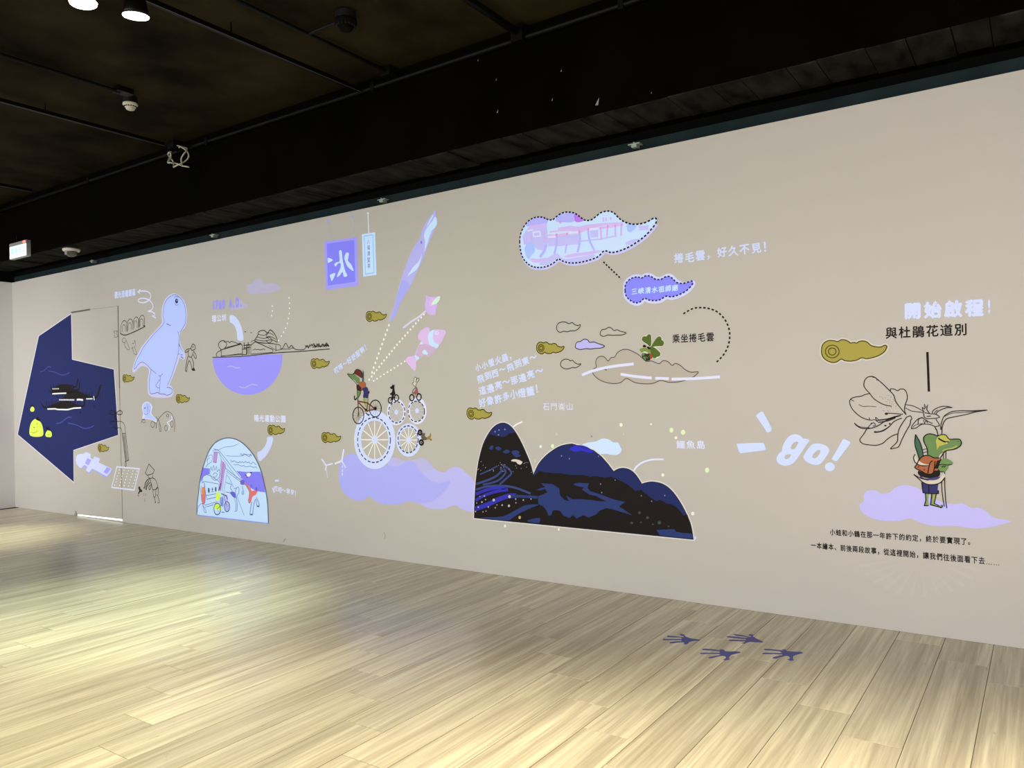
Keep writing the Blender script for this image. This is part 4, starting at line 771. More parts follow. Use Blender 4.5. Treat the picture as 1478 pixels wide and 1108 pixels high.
art('curved_line_graphic', 'white projected curve rising from the small middle navy hill', 'projected picture', NV, [('line', PW2, [('S', [(376, 468), (400, 430), (450, 392), (530, 368), (628, 366)], 1.9)])], base=2)
ffl = [(MV((618, 272)), 1.9, 2.6, 0), (MV((724, 268)), 2.6, 3.4, 1), (MV((760, 162)), 1.8, 2.4, 2), (MV((570, 402)), 1.6, 2.6, 2), (MV((472, 232)), 1.0, 2, 2), (MV((302, 978)), 1.8, 2.4, 3), (MV((748, 985)), 1.8, 1.2, 0), (MV((780, 1008)), 1.5, 2.2, 0), (MV((1072, 182)), 1.4, 2, 2),
       (NV((271, 76)), 2.6, 3.2, 0), (NV((523, 70)), 1.6, 1.8, 0), (NV((695, 120)), 3.2, 4, 1), (NV((793, 138)), 3.6, 4, 1), (NV((733, 184)), 2.3, 2.4, 0), (NV((293, 152)), 1.3, 2, 2), (NV((995, 457)), 3.4, 4.2, 1), (NV((623, 497)), 2.3, 2.8, 0), (NV((875, 822)), 2.8, 3, 3), (NV((890, 1026)), 2.8, 2.8, 4), (NV((22, 172)), 1.2, 1.8, 2)]
fm = [beam((236, 240, 212)), beam((224, 242, 188)), beam((206, 196, 186)), beam((232, 238, 228)), beam((200, 220, 250))]
fl_lab = {0: 'pale', 1: 'bright green', 2: 'very faint', 3: 'whitish', 4: 'bluish white'}
pos_names = ['firefly dot in the valley between tall and wide navy hills, left one', 'brightest green firefly dot above the left slope of the wide hill', 'faint firefly dot highest above the valley between the hills', 'faint firefly dot beside the right slope of the tall hill', 'tiny firefly dot touching the upper right slope of the tall hill', 'white firefly dot below the tall navy hill', 'half firefly dot at the lower edge of the wide hill', 'pale firefly dot just below the lower edge of the wide hill', 'faint firefly dot above the left end of the white cloud',
             'pale firefly dot highest above the bright white cloud', 'small pale firefly dot between the white cloud and the green pair', 'green firefly dot, left of the pair above the island lettering', 'largest green firefly dot just above the island lettering', 'small pale firefly dot touching the island lettering corner', 'tiny faint firefly dot above the white cloud right part', 'green firefly dot right of the island lettering', 'pale firefly dot above the rightmost navy hill', 'whitish firefly dot beside the right slope of the rightmost hill', 'bluish dot at the lower right corner of the navy hills', 'tiny faint firefly dot above the middle of the white cloud']
for (p, rx, ry, c), nm in zip(ffl, pos_names):
    art('firefly_dot_graphic', nm, 'projected picture', PX, [('dot', fm[c], [('e', p[0], p[1], rx * .9, ry * .9, 14)])], base=2, group='glowing firefly dots around the hills')
lettering('石門崙山', (783, 592.3), (828, 592.3), 11.5, PW2, 'white projected lettering above the valley of the navy hills', off=.0)
lettering('鱷魚島', (976, 647.5), (1019, 648), 12.5, PW2, 'white projected lettering above the rightmost navy hill', off=.012, base=4)
rows = [('小小螢火蟲，', (687, 538), (745, 517), 12, 'first'), ('飛到西～飛到東～', (690, 554), (777, 520), 12, 'second'), ('這邊亮～那邊亮～', (692.5, 571.5), (786, 540.5), 12.5, 'third'), ('好像許多小燈籠！', (692, 588), (785, 566), 13, 'fourth')]
for t, a, b, h, o_ in rows:
    lettering(t, a, b, h, PW1, o_ + ' line of the white handwritten poem above the tall navy hill', off=.032, jit=.5, group='white handwritten poem')

# ------------------------------------------------------------------ clouds, temple cloud, riding frog
oc = [('egg shaped outline cloud, upper left of the small cloud cluster', Q, [(214, 210), (222, 185), (245, 172), (275, 170), (300, 182), (325, 175), (345, 190), (365, 195), (383, 190), (375, 212), (345, 232), (315, 233), (290, 240), (265, 236), (240, 244), (220, 232)]),
      ('ragged outline cloud, upper right of the small cloud cluster', Q, [(525, 245), (538, 225), (560, 222), (585, 208), (605, 215), (622, 230), (645, 226), (668, 236), (708, 248), (680, 262), (645, 264), (610, 265), (580, 263), (548, 272), (526, 262)]),
      ('egg shaped outline cloud, lowest of the small cloud cluster', LV, [(1060, 205), (1075, 170), (1110, 150), (1150, 152), (1180, 170), (1200, 162), (1230, 190), (1265, 208), (1300, 205), (1280, 230), (1240, 250), (1200, 248), (1160, 262), (1110, 262), (1070, 238)])]
for lab, vw, P in oc:
    art('outline_cloud_print', lab, 'wall graphic', vw, [('line', SKETCH, [('S', P, .95, True)])], base=2, group='small outline clouds')
P = [(348, 340), (358, 315), (385, 308), (410, 292), (435, 298), (450, 315), (480, 312), (505, 322), (530, 330), (555, 342), (530, 355), (490, 358), (455, 362), (420, 360), (385, 366), (352, 356)]
art('outline_cloud_print', 'small cloud outline filled with projected lavender, right of a golden cloud', 'wall graphic', Q, [('fill', PLAV3, [('c', P)]), ('line', SKETCH, [('S', P, .95, True)])], base=2, group='small outline clouds')
big = [(495, 492), (492, 460), (500, 430), (525, 414), (555, 420), (580, 447), (600, 425), (628, 418), (645, 390), (680, 368), (720, 366), (760, 382), (800, 405), (850, 448), (890, 448), (942, 466), (970, 446), (1005, 452), (1035, 478), (1060, 464), (1095, 480), (1130, 510), (1170, 527), (1220, 525), (1195, 555), (1140, 580), (1080, 596), (1010, 598), (955, 586), (900, 606), (840, 610), (770, 600), (712, 572), (670, 600), (620, 608), (560, 598), (510, 575), (475, 540), (470, 510)]
art('riding_cloud_print', 'large grey outlined cloud carrying the frog with a clover leaf', 'wall graphic', Q, [('fill', ink((182, 173, 158)), [('c', big)]), ('line', ink((92, 84, 76)), [('S', big, .95, True)]), ('mark', SKETCH, [('S', [(550, 508), (560, 506), (570, 514)], 1.0)])], base=1)
for lab, sp_ in (('upper white projected streak across the left of the grey outlined cloud', [(395, 547), (480, 515), (600, 488), (762, 468)]), ('white projected streak along the lower middle of the grey outlined cloud', [(670, 541), (780, 558), (890, 568)]), ('short white projected streak in the lower grey outlined cloud', [(916, 570), (1012, 573)]), ('long white projected streak leaving the tip of the grey cloud', [(1032, 576), (1200, 572), (1376, 560)])):
    art('streak_graphic', lab, 'projected picture', Q, [('line', PW2, [('S', sp_, 3.0)])], base=4, group='white streaks over the grey cloud')
art('riding_frog_print', 'small green frog in dark glasses holding a clover leaf, on the grey cloud', 'wall graphic', Y, [
    ('halo', ink((212, 214, 190)), [('s', [(885, 420), (895, 250), (870, 185), (800, 200), (740, 225), (690, 270), (710, 330), (800, 390), (830, 420)], 1.6), ('s', [(920, 410), (1000, 280), (1070, 225), (1115, 270), (1120, 310), (1160, 350), (1140, 410), (1060, 440), (960, 450), (1050, 530), (1088, 600), (1050, 660), (970, 695)], 1.6)]),
    ('leaf', LEAFG, [('c', [(860, 440), (885, 400), (888, 300), (880, 200), (850, 182), (810, 195), (785, 230), (740, 225), (700, 250), (690, 300), (720, 340), (800, 390), (840, 430)]),
       ('c', [(890, 440), (930, 370), (980, 290), (1030, 240), (1075, 228), (1105, 260), (1112, 305), (1150, 330), (1158, 380), (1130, 425), (1060, 435), (950, 440), (910, 460)]),
       ('c', [(870, 450), (940, 460), (1010, 505), (1065, 560), (1085, 605), (1060, 650), (1010, 665), (970, 692), (920, 670), (880, 600), (860, 520)])]),
    ('head', ink((124, 146, 70)), [('c', [(638, 505), (690, 478), (760, 470), (830, 490), (872, 530), (850, 575), (800, 560), (750, 545), (700, 565), (670, 555)])]),
    ('mouth', WHITE, [('c', [(700, 575), (740, 545), (790, 555), (815, 585), (780, 580), (740, 570)])]),
    ('glasses', BLK, [('c', [(710, 430), (735, 405), (770, 420), (785, 450), (740, 462), (712, 450)]), ('c', [(795, 455), (835, 445), (875, 475), (865, 500), (825, 495)])]),
    ('body', ink((44, 52, 30)), [('c', [(690, 600), (740, 585), (800, 600), (860, 585), (870, 690), (860, 735), (790, 750), (775, 765), (700, 690)])]),
    ('bag', ink((160, 74, 44)), [('c', [(850, 610), (890, 590), (915, 640), (905, 690), (870, 700), (855, 660)])]),
    ('arm', GREEN, [('c', [(700, 600), (740, 590), (745, 625), (710, 640)]), ('c', [(715, 670), (760, 660), (775, 715), (765, 740)]), ('s', [(765, 700), (780, 650), (800, 690), (840, 650)], .5)])], base=6)
art('dashed_arc_print', 'black dashed arc curving around the black cloud riding title', 'wall graphic', Q, [('dash', BLK, [('d', [(1115, 112), (1180, 76), (1240, 68), (1310, 78), (1370, 108), (1415, 160), (1440, 220), (1445, 280), (1432, 345), (1400, 405), (1345, 462)], 1.7, 3.6, 2.7, True)])], base=2)
lettering('乘坐捲毛雲', (970, 495.5), (1031.5, 492.5), 13.2, BLK, 'black printed title inside the dashed arc, right of the clover frog', off=.02, split=True)
lettering('捲毛雲，好久不見！', (973, 381), (1117, 362.5), 15, PW1, 'white handwritten greeting right of the temple cloud', off=.026, jit=.5)
tc = [(70, 400), (80, 320), (110, 250), (160, 190), (220, 160), (290, 158), (340, 178), (390, 182), (440, 140), (490, 115), (540, 108), (600, 118), (650, 150), (700, 185), (760, 185), (810, 150), (860, 112), (930, 98), (985, 118), (1030, 165), (1090, 205), (1170, 226), (1260, 218), (1330, 190), (1372, 165), (1395, 175), (1390, 215), (1350, 270), (1290, 335), (1220, 390), (1140, 440), (1050, 480), (960, 500), (890, 484), (830, 540), (740, 575), (640, 598), (550, 600), (480, 580), (445, 563), (400, 600), (330, 635), (250, 645), (180, 630), (120, 580), (85, 510)]
PTEAL = beam((206, 228, 255)); PV1 = beam((188, 186, 252)); PV2 = beam((200, 197, 248)); PV3 = beam((214, 192, 244)); PV4 = beam((176, 200, 255))
art('temple_cloud_graphic', 'large projected cloud filled with a pale pink and blue temple scene, top centre', 'projected picture', OV, [
    ('glow', beam((206, 204, 246)), [('s', crom([(x + 6, y + 10) for x, y in tc[26:] + tc[:1]], False), 3.6)]),
    ('scene', PTEAL, [('c', tc)]),
    ('sky_part', PV1, [('c', [(130, 230), (200, 170), (290, 160), (340, 180), (330, 215), (250, 240), (160, 250)]), ('c', [(440, 145), (540, 112), (600, 120), (590, 200), (480, 205), (420, 195)])]),
    ('magenta_patch', PMAG, [('c', [(600, 125), (650, 152), (690, 186), (650, 205), (605, 195)])]),
    ('left_wall', PV2, [('f', [(150, 260), (330, 215), (345, 400), (310, 480), (240, 470), (200, 430), (110, 420), (95, 340)]), ('f', [(345, 330), (450, 340), (640, 320), (640, 420), (345, 440)])]),
    ('roof', PV3, [('f', [(160, 240), (325, 215), (325, 250), (160, 270)]), ('f', [(440, 260), (560, 240), (640, 250), (720, 230), (870, 215), (1070, 205), (1065, 232), (900, 235), (720, 275), (640, 300), (560, 290), (440, 295)])]),
    ('beam', PPINK, [('s', [(345, 335), (430, 335), (650, 300), (730, 270), (850, 262), (930, 250), (1060, 228)], 2.6), ('s', [(360, 300), (640, 270)], 1.6)]),
    ('white_beam', PW2, [('s', [(345, 350), (420, 345)], 2.0), ('s', [(540, 312), (640, 300)], 2.2), ('s', [(740, 275), (840, 265)], 2.0), ('s', [(200, 305), (262, 295), (270, 340), (205, 345)], 1.6, True), ('s', [(140, 290), (200, 280)], 1.6)]),
    ('wall_panel', PV2, [('f', [(750, 290), (830, 280), (830, 350), (760, 355)]), ('f', [(360, 360), (430, 355), (425, 420), (365, 425)]), ('f', [(545, 330), (640, 318), (638, 400), (550, 410)]), ('s', [(660, 390), (850, 370), (1000, 340)], 1.6), ('s', [(420, 430), (640, 410)], 2.4)]),
    ('pink_floor', PV3, [('c', [(500, 540), (560, 515), (680, 500), (820, 480), (860, 490), (760, 520), (640, 535), (540, 550)]), ('c', [(170, 560), (260, 560), (330, 550), (300, 580), (220, 600)])]),
    ('lilac_floor', PV2, [('c', [(360, 540), (430, 510), (500, 560), (660, 540), (800, 520), (740, 570), (600, 595), (480, 575), (430, 560), (340, 620), (260, 610)]), ('c', [(1100, 400), (1180, 370), (1230, 375), (1150, 420), (1100, 425)]), ('f', [(1225, 240), (1320, 235), (1320, 280), (1230, 285)])]),
    ('tree', PV4, [('c', [(120, 450), (160, 405), (210, 430), (215, 490), (180, 530), (160, 565), (130, 530)]), ('c', [(1110, 230), (1160, 225), (1200, 250), (1150, 300), (1115, 290)])]),
    ('pillar', PV1, [('S', [(328, 420), (310, 480), (265, 545)], 3.2), ('S', [(430, 340), (425, 430), (405, 512)], 2.5), ('S', [(650, 300), (652, 400), (630, 500)], 2.7), ('S', [(732, 285), (750, 390), (795, 480)], 2.3), ('S', [(525, 420), (510, 505)], 1.8)]),
    ('red_lantern', beam((216, 164, 222)), [('e', 427, 330, 12, 16), ('e', 530, 322, 10, 14), ('e', 648, 300, 12, 16), ('e', 733, 275, 11, 14), ('e', 852, 265, 9, 13), ('e', 922, 250, 9, 16), ('e', 995, 242, 9, 13), ('e', 1060, 232, 10, 13), ('e', 465, 208, 10, 14)]),
    ('red_post', PROSE2, [('s', [(855, 270), (862, 380)], 2.2), ('s', [(920, 260), (915, 355)], 2), ('s', [(995, 250), (1000, 350)], 2), ('s', [(1055, 240), (1052, 338)], 2), ('s', [(880, 160), (882, 200)], 2), ('s', [(906, 160), (908, 195)], 1.8), ('s', [(950, 155), (952, 185)], 1.6), ('s', [(300, 290), (310, 400)], 2.4), ('s', [(180, 330), (185, 400)], 2), ('s', [(110, 370), (120, 420)], 2)]),
    ('dashed_outline', BLK, [('d', tc, 1.55, 3.3, 2.2, True, True)])], base=2)
art('dashed_line_print', 'short black dashed line joining the temple cloud and the small purple cloud', 'wall graphic', PV, [('dash', BLK, [('d', [(60, 262), (200, 396)], 1.7, 3.2, 2.3)])], base=2)
pc = [(232, 490), (235, 440), (262, 405), (300, 385), (340, 383), (360, 392), (385, 375), (420, 372), (450, 385), (475, 400), (515, 400), (540, 385), (575, 376), (605, 392), (640, 425), (690, 432), (735, 420), (755, 412), (768, 424), (755, 450), (715, 490), (660, 520), (600, 538), (555, 533), (510, 560), (460, 568), (410, 560), (385, 548), (350, 578), (310, 584), (265, 560), (238, 525)]
art('purple_cloud_graphic', 'small projected purple cloud with a dashed outline and pale lettering, top centre right', 'projected picture', PV, [
    ('glow', beam((210, 214, 250)), [('S', [(x + (4 if x > 500 else -2 if x < 300 else 2), y + (8 if y > 500 or x > 640 else -6)) for x, y in pc], 4.2, True)]), ('field', beam((140, 140, 252)), [('c', pc)]),
    ('writing', beam((196, 224, 255)), [('t', ch, 305 + 53.5 * i, 495 - 4.6 * i, 9.6, 1, .08, .035) for i, ch in enumerate('三峽清水祖師廟')]),
    ('dashed_outline', ink((50, 46, 90)), [('d', pc, 1.6, 3.2, 2.2, True, True)])], base=2)

# ------------------------------------------------------------------ right: go!, title, flower, frog
art('stroke_graphic', 'slanted white projected stroke above the left of the go lettering', 'projected picture', RV, [('stroke', beam((206, 220, 255)), [('f', [(320, 155), (345, 128), (385, 105), (402, 118), (445, 195), (498, 300), (490, 325), (455, 345), (440, 335), (390, 255)])])], base=2, group='white strokes beside the go lettering')
art('stroke_graphic', 'level white projected stroke at the left of the go lettering', 'projected picture', RV, [('stroke', beam((206, 220, 255)), [('f', [(102, 468), (260, 460), (398, 458), (412, 468), (430, 525), (420, 540), (280, 558), (150, 575), (130, 560)])])], base=2, group='white strokes beside the go lettering')
PGO = beam((206, 220, 255))
art('go_lettering', 'large rounded white projected lettering go! at the right centre', 'lettering', RV, [
    ('letter_g', PGO, [('c', [(760, 362), (700, 380), (650, 435), (620, 500), (612, 550), (590, 568), (562, 600), (552, 645), (575, 690), (640, 715), (700, 705), (745, 680), (790, 625), (840, 550), (880, 490), (918, 435), (905, 418), (870, 412), (845, 405), (810, 375)], [[(770, 445), (735, 465), (712, 510), (725, 530), (760, 520), (795, 460), (790, 447)], [(700, 585), (660, 592), (640, 620), (655, 640), (690, 630), (715, 595)]])]),
    ('letter_o', PGO, [('c', [(1010, 465), (950, 478), (895, 540), (855, 610), (862, 640), (900, 678), (980, 705), (1040, 695), (1090, 640), (1130, 580), (1142, 540), (1120, 500), (1070, 475)], [[(1030, 538), (990, 555), (955, 600), (960, 628), (990, 630), (1030, 590), (1045, 550)]])]),
    ('exclamation_mark', PGO, [('f', [(1172, 635), (1240, 520), (1295, 420), (1310, 415), (1380, 450), (1375, 470), (1240, 650), (1225, 664), (1210, 664), (1178, 648)]), ('e', 1150, 727, 55, 50)])], base=2)
lettering('開始啟程', (1303, 461), (1422, 456), 24, PW1, 'large glowing white projected title above the black title at the far right', off=.055, split=True, wh=.86)
lettering('!', (1424.5, 453.5), (1431, 453.2), 22, PW1, 'glowing white exclamation mark ending the projected title at far right', off=.09)
lettering('與杜鵑花道別', (1277, 489.5), (1397.5, 484), 17.5, BLK, 'black printed title above the vertical black line, far right', off=.022, split=True)
art('title_line_print', 'short vertical black line under the black title at far right', 'wall graphic', PX, [('line', BLK, [('s', [(1338.6, 507.8), (1340.8, 565)], 2.4)])], base=2)
tw = 1.0
spots = [(385, 273), (412, 290), (405, 275), (436, 282), (465, 260), (445, 318), (460, 297), (478, 310), (490, 275), (475, 330), (500, 320), (512, 298), (528, 330), (508, 345), (540, 355), (532, 365), (492, 372), (448, 368), (415, 400), (425, 405), (462, 400), (465, 410), (400, 372), (495, 340), (520, 312)]
art('flower_drawing', 'black line drawing of a large lily like blossom on a stalk above the frog', 'wall graphic', T, [
    ('petal', SKETCH, [('S', [(292, 242), (258, 205), (238, 170), (245, 120), (280, 88), (330, 88), (380, 125), (430, 170), (480, 220), (515, 260), (535, 320), (580, 380), (630, 440)], 1.05), ('S', [(292, 242), (330, 290), (390, 330), (440, 350), (495, 360)], 1.0), ('s', [(315, 92), (350, 95), (362, 125)], .6)]),
    ('petal', SKETCH, [('S', [(292, 242), (250, 252), (210, 268), (160, 275), (120, 290), (105, 320), (120, 370), (160, 420), (220, 465), (290, 490)], 1.0), ('s', [(115, 295), (145, 315)], .7), ('S', [(190, 345), (230, 362), (290, 360), (355, 366)], .6)]),
    ('petal', SKETCH, [('S', [(485, 222), (485, 200), (520, 202), (550, 216), (575, 202), (612, 205), (635, 240), (640, 290), (620, 350), (615, 400), (630, 440)], 1.0)]),
    ('petal', SKETCH, [('S', [(265, 570), (235, 620), (200, 672), (225, 705), (280, 718), (350, 722), (410, 705), (450, 670), (500, 635), (555, 615)], 1.0), ('S', [(265, 570), (300, 530), (330, 510)], .8)]),
    ('petal', SKETCH, [('S', [(635, 460), (600, 510), (565, 570), (552, 630), (545, 690), (485, 752), (520, 748), (560, 735), (590, 670), (625, 600), (665, 530), (672, 490), (682, 475), (670, 450), (650, 455), (635, 460)], 1.0)]),
    ('stamen', SKETCH, [('S', [(150, 515), (170, 540), (220, 565), (300, 565), (370, 540), (450, 490), (560, 450)], 1.1), ('S', [(155, 520), (200, 550), (290, 560)], .7), ('S', [(345, 598), (400, 590), (470, 550), (520, 500), (590, 470)], 1.0), ('S', [(350, 605), (420, 588), (480, 545)], .7), ('S', [(440, 432), (470, 425), (550, 430), (600, 435)], .9), ('S', [(370, 490), (450, 480), (520, 460), (580, 445)], 1.4), ('S', [(370, 510), (460, 495), (530, 468)], 1.2), ('S', [(285, 465), (300, 490), (340, 485), (360, 500), (345, 465), (368, 480), (362, 505)], .8), ('S', [(300, 520), (330, 515), (345, 535), (320, 545)], .8)]),
    ('anther', BLK, [('e', 343, 599, 13, 8), ('e', 437, 540, 12, 7), ('e', 478, 523, 9, 8), ('r', 445, 430, 11, 8, .8)]),
    ('speckle', SKETCH, [('e', x, y, 3.2, 3.2, 6) for x, y in spots]),
    ('calyx', SKETCH, [('S', [(625, 345), (700, 360), (770, 395), (800, 410)], .8), ('S', [(622, 375), (680, 405), (740, 412), (790, 420)], .8), ('s', [(775, 370), (800, 385), (798, 340), (812, 375), (830, 348), (820, 390), (845, 425)], 1.0), ('s', [(780, 375), (790, 420)], .8),
       ('S', [(790, 425), (800, 460), (830, 475), (935, 465), (905, 435), (850, 430), (800, 420)], .9), ('S', [(740, 525), (745, 485), (775, 465), (800, 480), (840, 505), (875, 520)], .9), ('S', [(680, 570), (685, 540), (740, 478), (790, 468)], .9), ('S', [(675, 570), (720, 562), (775, 528), (850, 530), (900, 548), (940, 540)], .9), ('S', [(690, 560), (715, 535), (780, 520)], .6), ('S', [(905, 480), (925, 510), (940, 540)], .9), ('s', [(790, 485), (800, 520), (815, 490), (830, 515)], .8), ('s', [(820, 455), (860, 450)], 1.0)]),
    ('leaf', SKETCH, [('S', [(872, 425), (880, 400), (920, 375), (980, 360), (1055, 372), (1000, 375), (930, 405), (905, 435)], .9), ('S', [(890, 430), (905, 405), (925, 395)], .7)]),
    ('leaf', SKETCH, [('S', [(950, 580), (955, 520), (985, 450), (1050, 412), (1130, 402), (1250, 402), (1380, 396), (1280, 412), (1180, 438), (1060, 462), (1000, 480), (970, 530), (962, 580)], .95), ('S', [(985, 455), (1060, 425), (1200, 415), (1380, 396)], .6)]),
    ('stalk', SKETCH, [('S', [(895, 550), (912, 580), (920, 610), (930, 640)], 1.0), ('s', [(900, 572), (916, 578)], .8), ('S', [(950, 545), (962, 580), (958, 625)], 1.0)])], base=5)
art('lavender_cloud_graphic', 'lavender projected cloud under the standing frog, far right', 'projected picture', U, [
    ('cloud', beam((192, 186, 244)), [('c', [(95, 510), (105, 490), (125, 475), (122, 440), (145, 408), (195, 402), (240, 425), (300, 415), (330, 388), (380, 370), (440, 375), (500, 398), (560, 440), (640, 480), (720, 495), (780, 490), (840, 520), (890, 520), (940, 545), (990, 585), (1100, 608), (1060, 625), (980, 645), (880, 658), (800, 650), (730, 640), (640, 640), (560, 635), (490, 615), (430, 590), (370, 605), (290, 608), (220, 600), (150, 575), (110, 545)])])], base=1)
art('standing_frog_print', 'green frog with closed eye, orange bag and blue shorts standing at far right', 'wall graphic', X, [
    ('cane', SKETCH, [('s', [(612, 360), (612, 470)], .9), ('s', [(642, 350), (640, 470)], .9), ('S', [(590, 710), (595, 850), (622, 1030)], 1.0), ('S', [(628, 600), (628, 760), (640, 960), (655, 1050)], 1.0)]),
    ('leg', ink((142, 160, 92)), [('c', [(390, 865), (430, 865), (428, 960), (430, 1015), (385, 1018), (385, 990), (398, 960)]), ('c', [(470, 870), (525, 870), (500, 960), (500, 1000), (560, 1015), (590, 1008), (595, 1035), (560, 1040), (470, 1020), (455, 1005), (470, 960)])]),
    ('leg_highlight', LIME, [('c', [(490, 900), (508, 900), (500, 945), (488, 940)])]),
    ('shorts', BLUEC, [('f', [(345, 730), (550, 735), (540, 825), (552, 830), (550, 868), (430, 868), (360, 858), (365, 825)])]),
    ('shirt', ink((34, 28, 28)), [('c', [(305, 590), (400, 620), (500, 560), (520, 470), (560, 430), (600, 470), (560, 540), (565, 650), (430, 680), (315, 645)])]),
    ('waistband', PURPD, [('c', [(325, 650), (400, 685), (560, 660), (555, 690), (440, 715), (340, 690)])]),
    ('scarf_end', CREAMI, [('c', [(245, 630), (330, 680), (430, 705), (540, 695), (620, 625), (630, 680), (580, 735), (500, 758), (400, 750), (330, 705)])]),
    ('grass_blade', ink((70, 102, 80)), [('c', [(270, 142), (262, 260), (290, 360), (315, 440), (365, 410), (350, 320), (310, 210)])]),
    ('satchel', BROWN, [('c', [(310, 455), (360, 410), (430, 400), (500, 430), (530, 470), (500, 560), (480, 620), (410, 628), (340, 590), (265, 555), (290, 510)])]),
    ('strap', BROWN, [('f', [(500, 440), (565, 430), (575, 455), (515, 470)]), ('f', [(500, 565), (550, 560), (548, 582), (495, 590)])]),
    ('scarf', CREAMI, [('c', [(265, 385), (248, 430), (270, 480), (340, 525), (420, 535), (440, 515), (380, 505), (310, 465), (280, 420)])]),
    ('head', GREEN, [('c', [(440, 135), (395, 150), (368, 190), (380, 250), (410, 310), (420, 400), (480, 425), (545, 432), (570, 390), (640, 345), (740, 325), (810, 290), (832, 245), (815, 205), (760, 200), (685, 200), (640, 150), (590, 145), (530, 165), (490, 142)])]),
    ('eyelid', LIME, [('c', [(535, 185), (580, 150), (640, 155), (685, 200), (680, 240), (620, 270), (560, 290), (535, 330), (528, 270), (520, 230)])]),
    ('closed_eye', BLK, [('S', [(548, 188), (590, 215), (640, 235), (680, 232)], 1.6)]),
    ('chin', ink((176, 176, 96)), [('S', [(600, 345), (650, 325), (720, 312), (780, 285)], 1.2)]),
    ('nostril', BLK, [('e', 793, 228, 6, 5, 8)]), ('tooth', WHITE, [('f', [(640, 240), (668, 240), (650, 258)]), ('c', [(560, 430), (565, 400), (600, 370), (580, 410)])]),
    ('hand', ink((110, 140, 84)), [('c', [(590, 455), (640, 440), (690, 455), (730, 490), (715, 510), (680, 520), (660, 570), (620, 605), (575, 605), (550, 570), (560, 520)])]),
    ('finger_line', BLK, [('S', [(555, 520), (600, 510), (660, 518), (720, 508)], .9), ('S', [(590, 530), (600, 545), (612, 525), (625, 545), (640, 525)], .7), ('S', [(550, 570), (575, 600), (620, 600)], .8)]),
    ('outline', BLK, [('S', [(540, 160), (490, 142), (440, 135), (395, 150), (368, 190), (380, 250), (410, 310), (420, 390)], 1.1), ('S', [(530, 165), (590, 145), (640, 150), (685, 200), (760, 198), (815, 205), (833, 245), (812, 290), (740, 325), (640, 345), (575, 430)], 1.0), ('S', [(310, 455), (360, 410), (430, 400), (500, 430), (560, 430)], 1.1), ('S', [(310, 455), (285, 510), (262, 552), (340, 592), (410, 628), (480, 620), (500, 560), (510, 470)], 1.0), ('S', [(480, 465), (445, 500), (420, 620)], 1.0), ('S', [(270, 142), (262, 260), (290, 360), (315, 440)], 1.0), ('S', [(270, 142), (320, 230), (350, 320), (365, 410)], .9), ('S', [(265, 385), (246, 430), (270, 490), (340, 525), (440, 525)], 1.0),
       ('S', [(248, 632), (330, 705), (400, 750), (500, 758), (580, 730), (632, 670)], 1.0), ('S', [(248, 632), (330, 680), (430, 705)], .9), ('s', [(345, 730), (362, 858), (430, 868), (550, 868), (552, 830)], 1.0), ('s', [(432, 760), (435, 868)], .8), ('s', [(390, 865), (398, 950), (378, 1018), (430, 1016)], 1.0), ('s', [(470, 870), (455, 1005), (590, 1040)], 1.1), ('S', [(590, 1008), (600, 1025), (585, 1042), (565, 1035)], 1.0), ('s', [(525, 870), (500, 990), (560, 1018)], .9), ('S', [(355, 330), (400, 320), (412, 322)], .6), ('S', [(365, 365), (410, 355)], .6)]),
    ('buckle', MAROON, [('e', 307, 541, 8, 10, 8), ('e', 378, 577, 9, 10, 8)])], base=9)
lettering('小蛙和小鶴在那一年許下的約定，終於要實現了。', (1197.5, 772.3), (1407, 787.3), 9.6, BLK, 'upper black printed sentence below the lavender cloud at far right', off=.024)
lettering('一本繪本、前後兩段故事，從這裡開始，讓我們往後面看下去……', (1170, 791), (1443.5, 816.6), 9.6, BLK, 'lower black printed sentence below the lavender cloud at far right', off=.024)
rays_ = [('f', [(1330 + 34 * math.cos(a), 800 + 26 * math.sin(a)), (1330 + (92) * math.cos(a - .03), 800 + 62 * math.sin(a - .03)), (1330 + 92 * math.cos(a + .05), 800 + 62 * math.sin(a + .05))]) for a in [math.radians(t) for t in range(8, 176, 13)]]
art('ray_burst_graphic', 'very faint fan of projected rays under the black sentences at far right', 'projected picture', PX, [('ray', flat('projected_faint', [a * 1.0 for a in ALB], .7, emit=(.022, .022, .024)), rays_)], base=0)

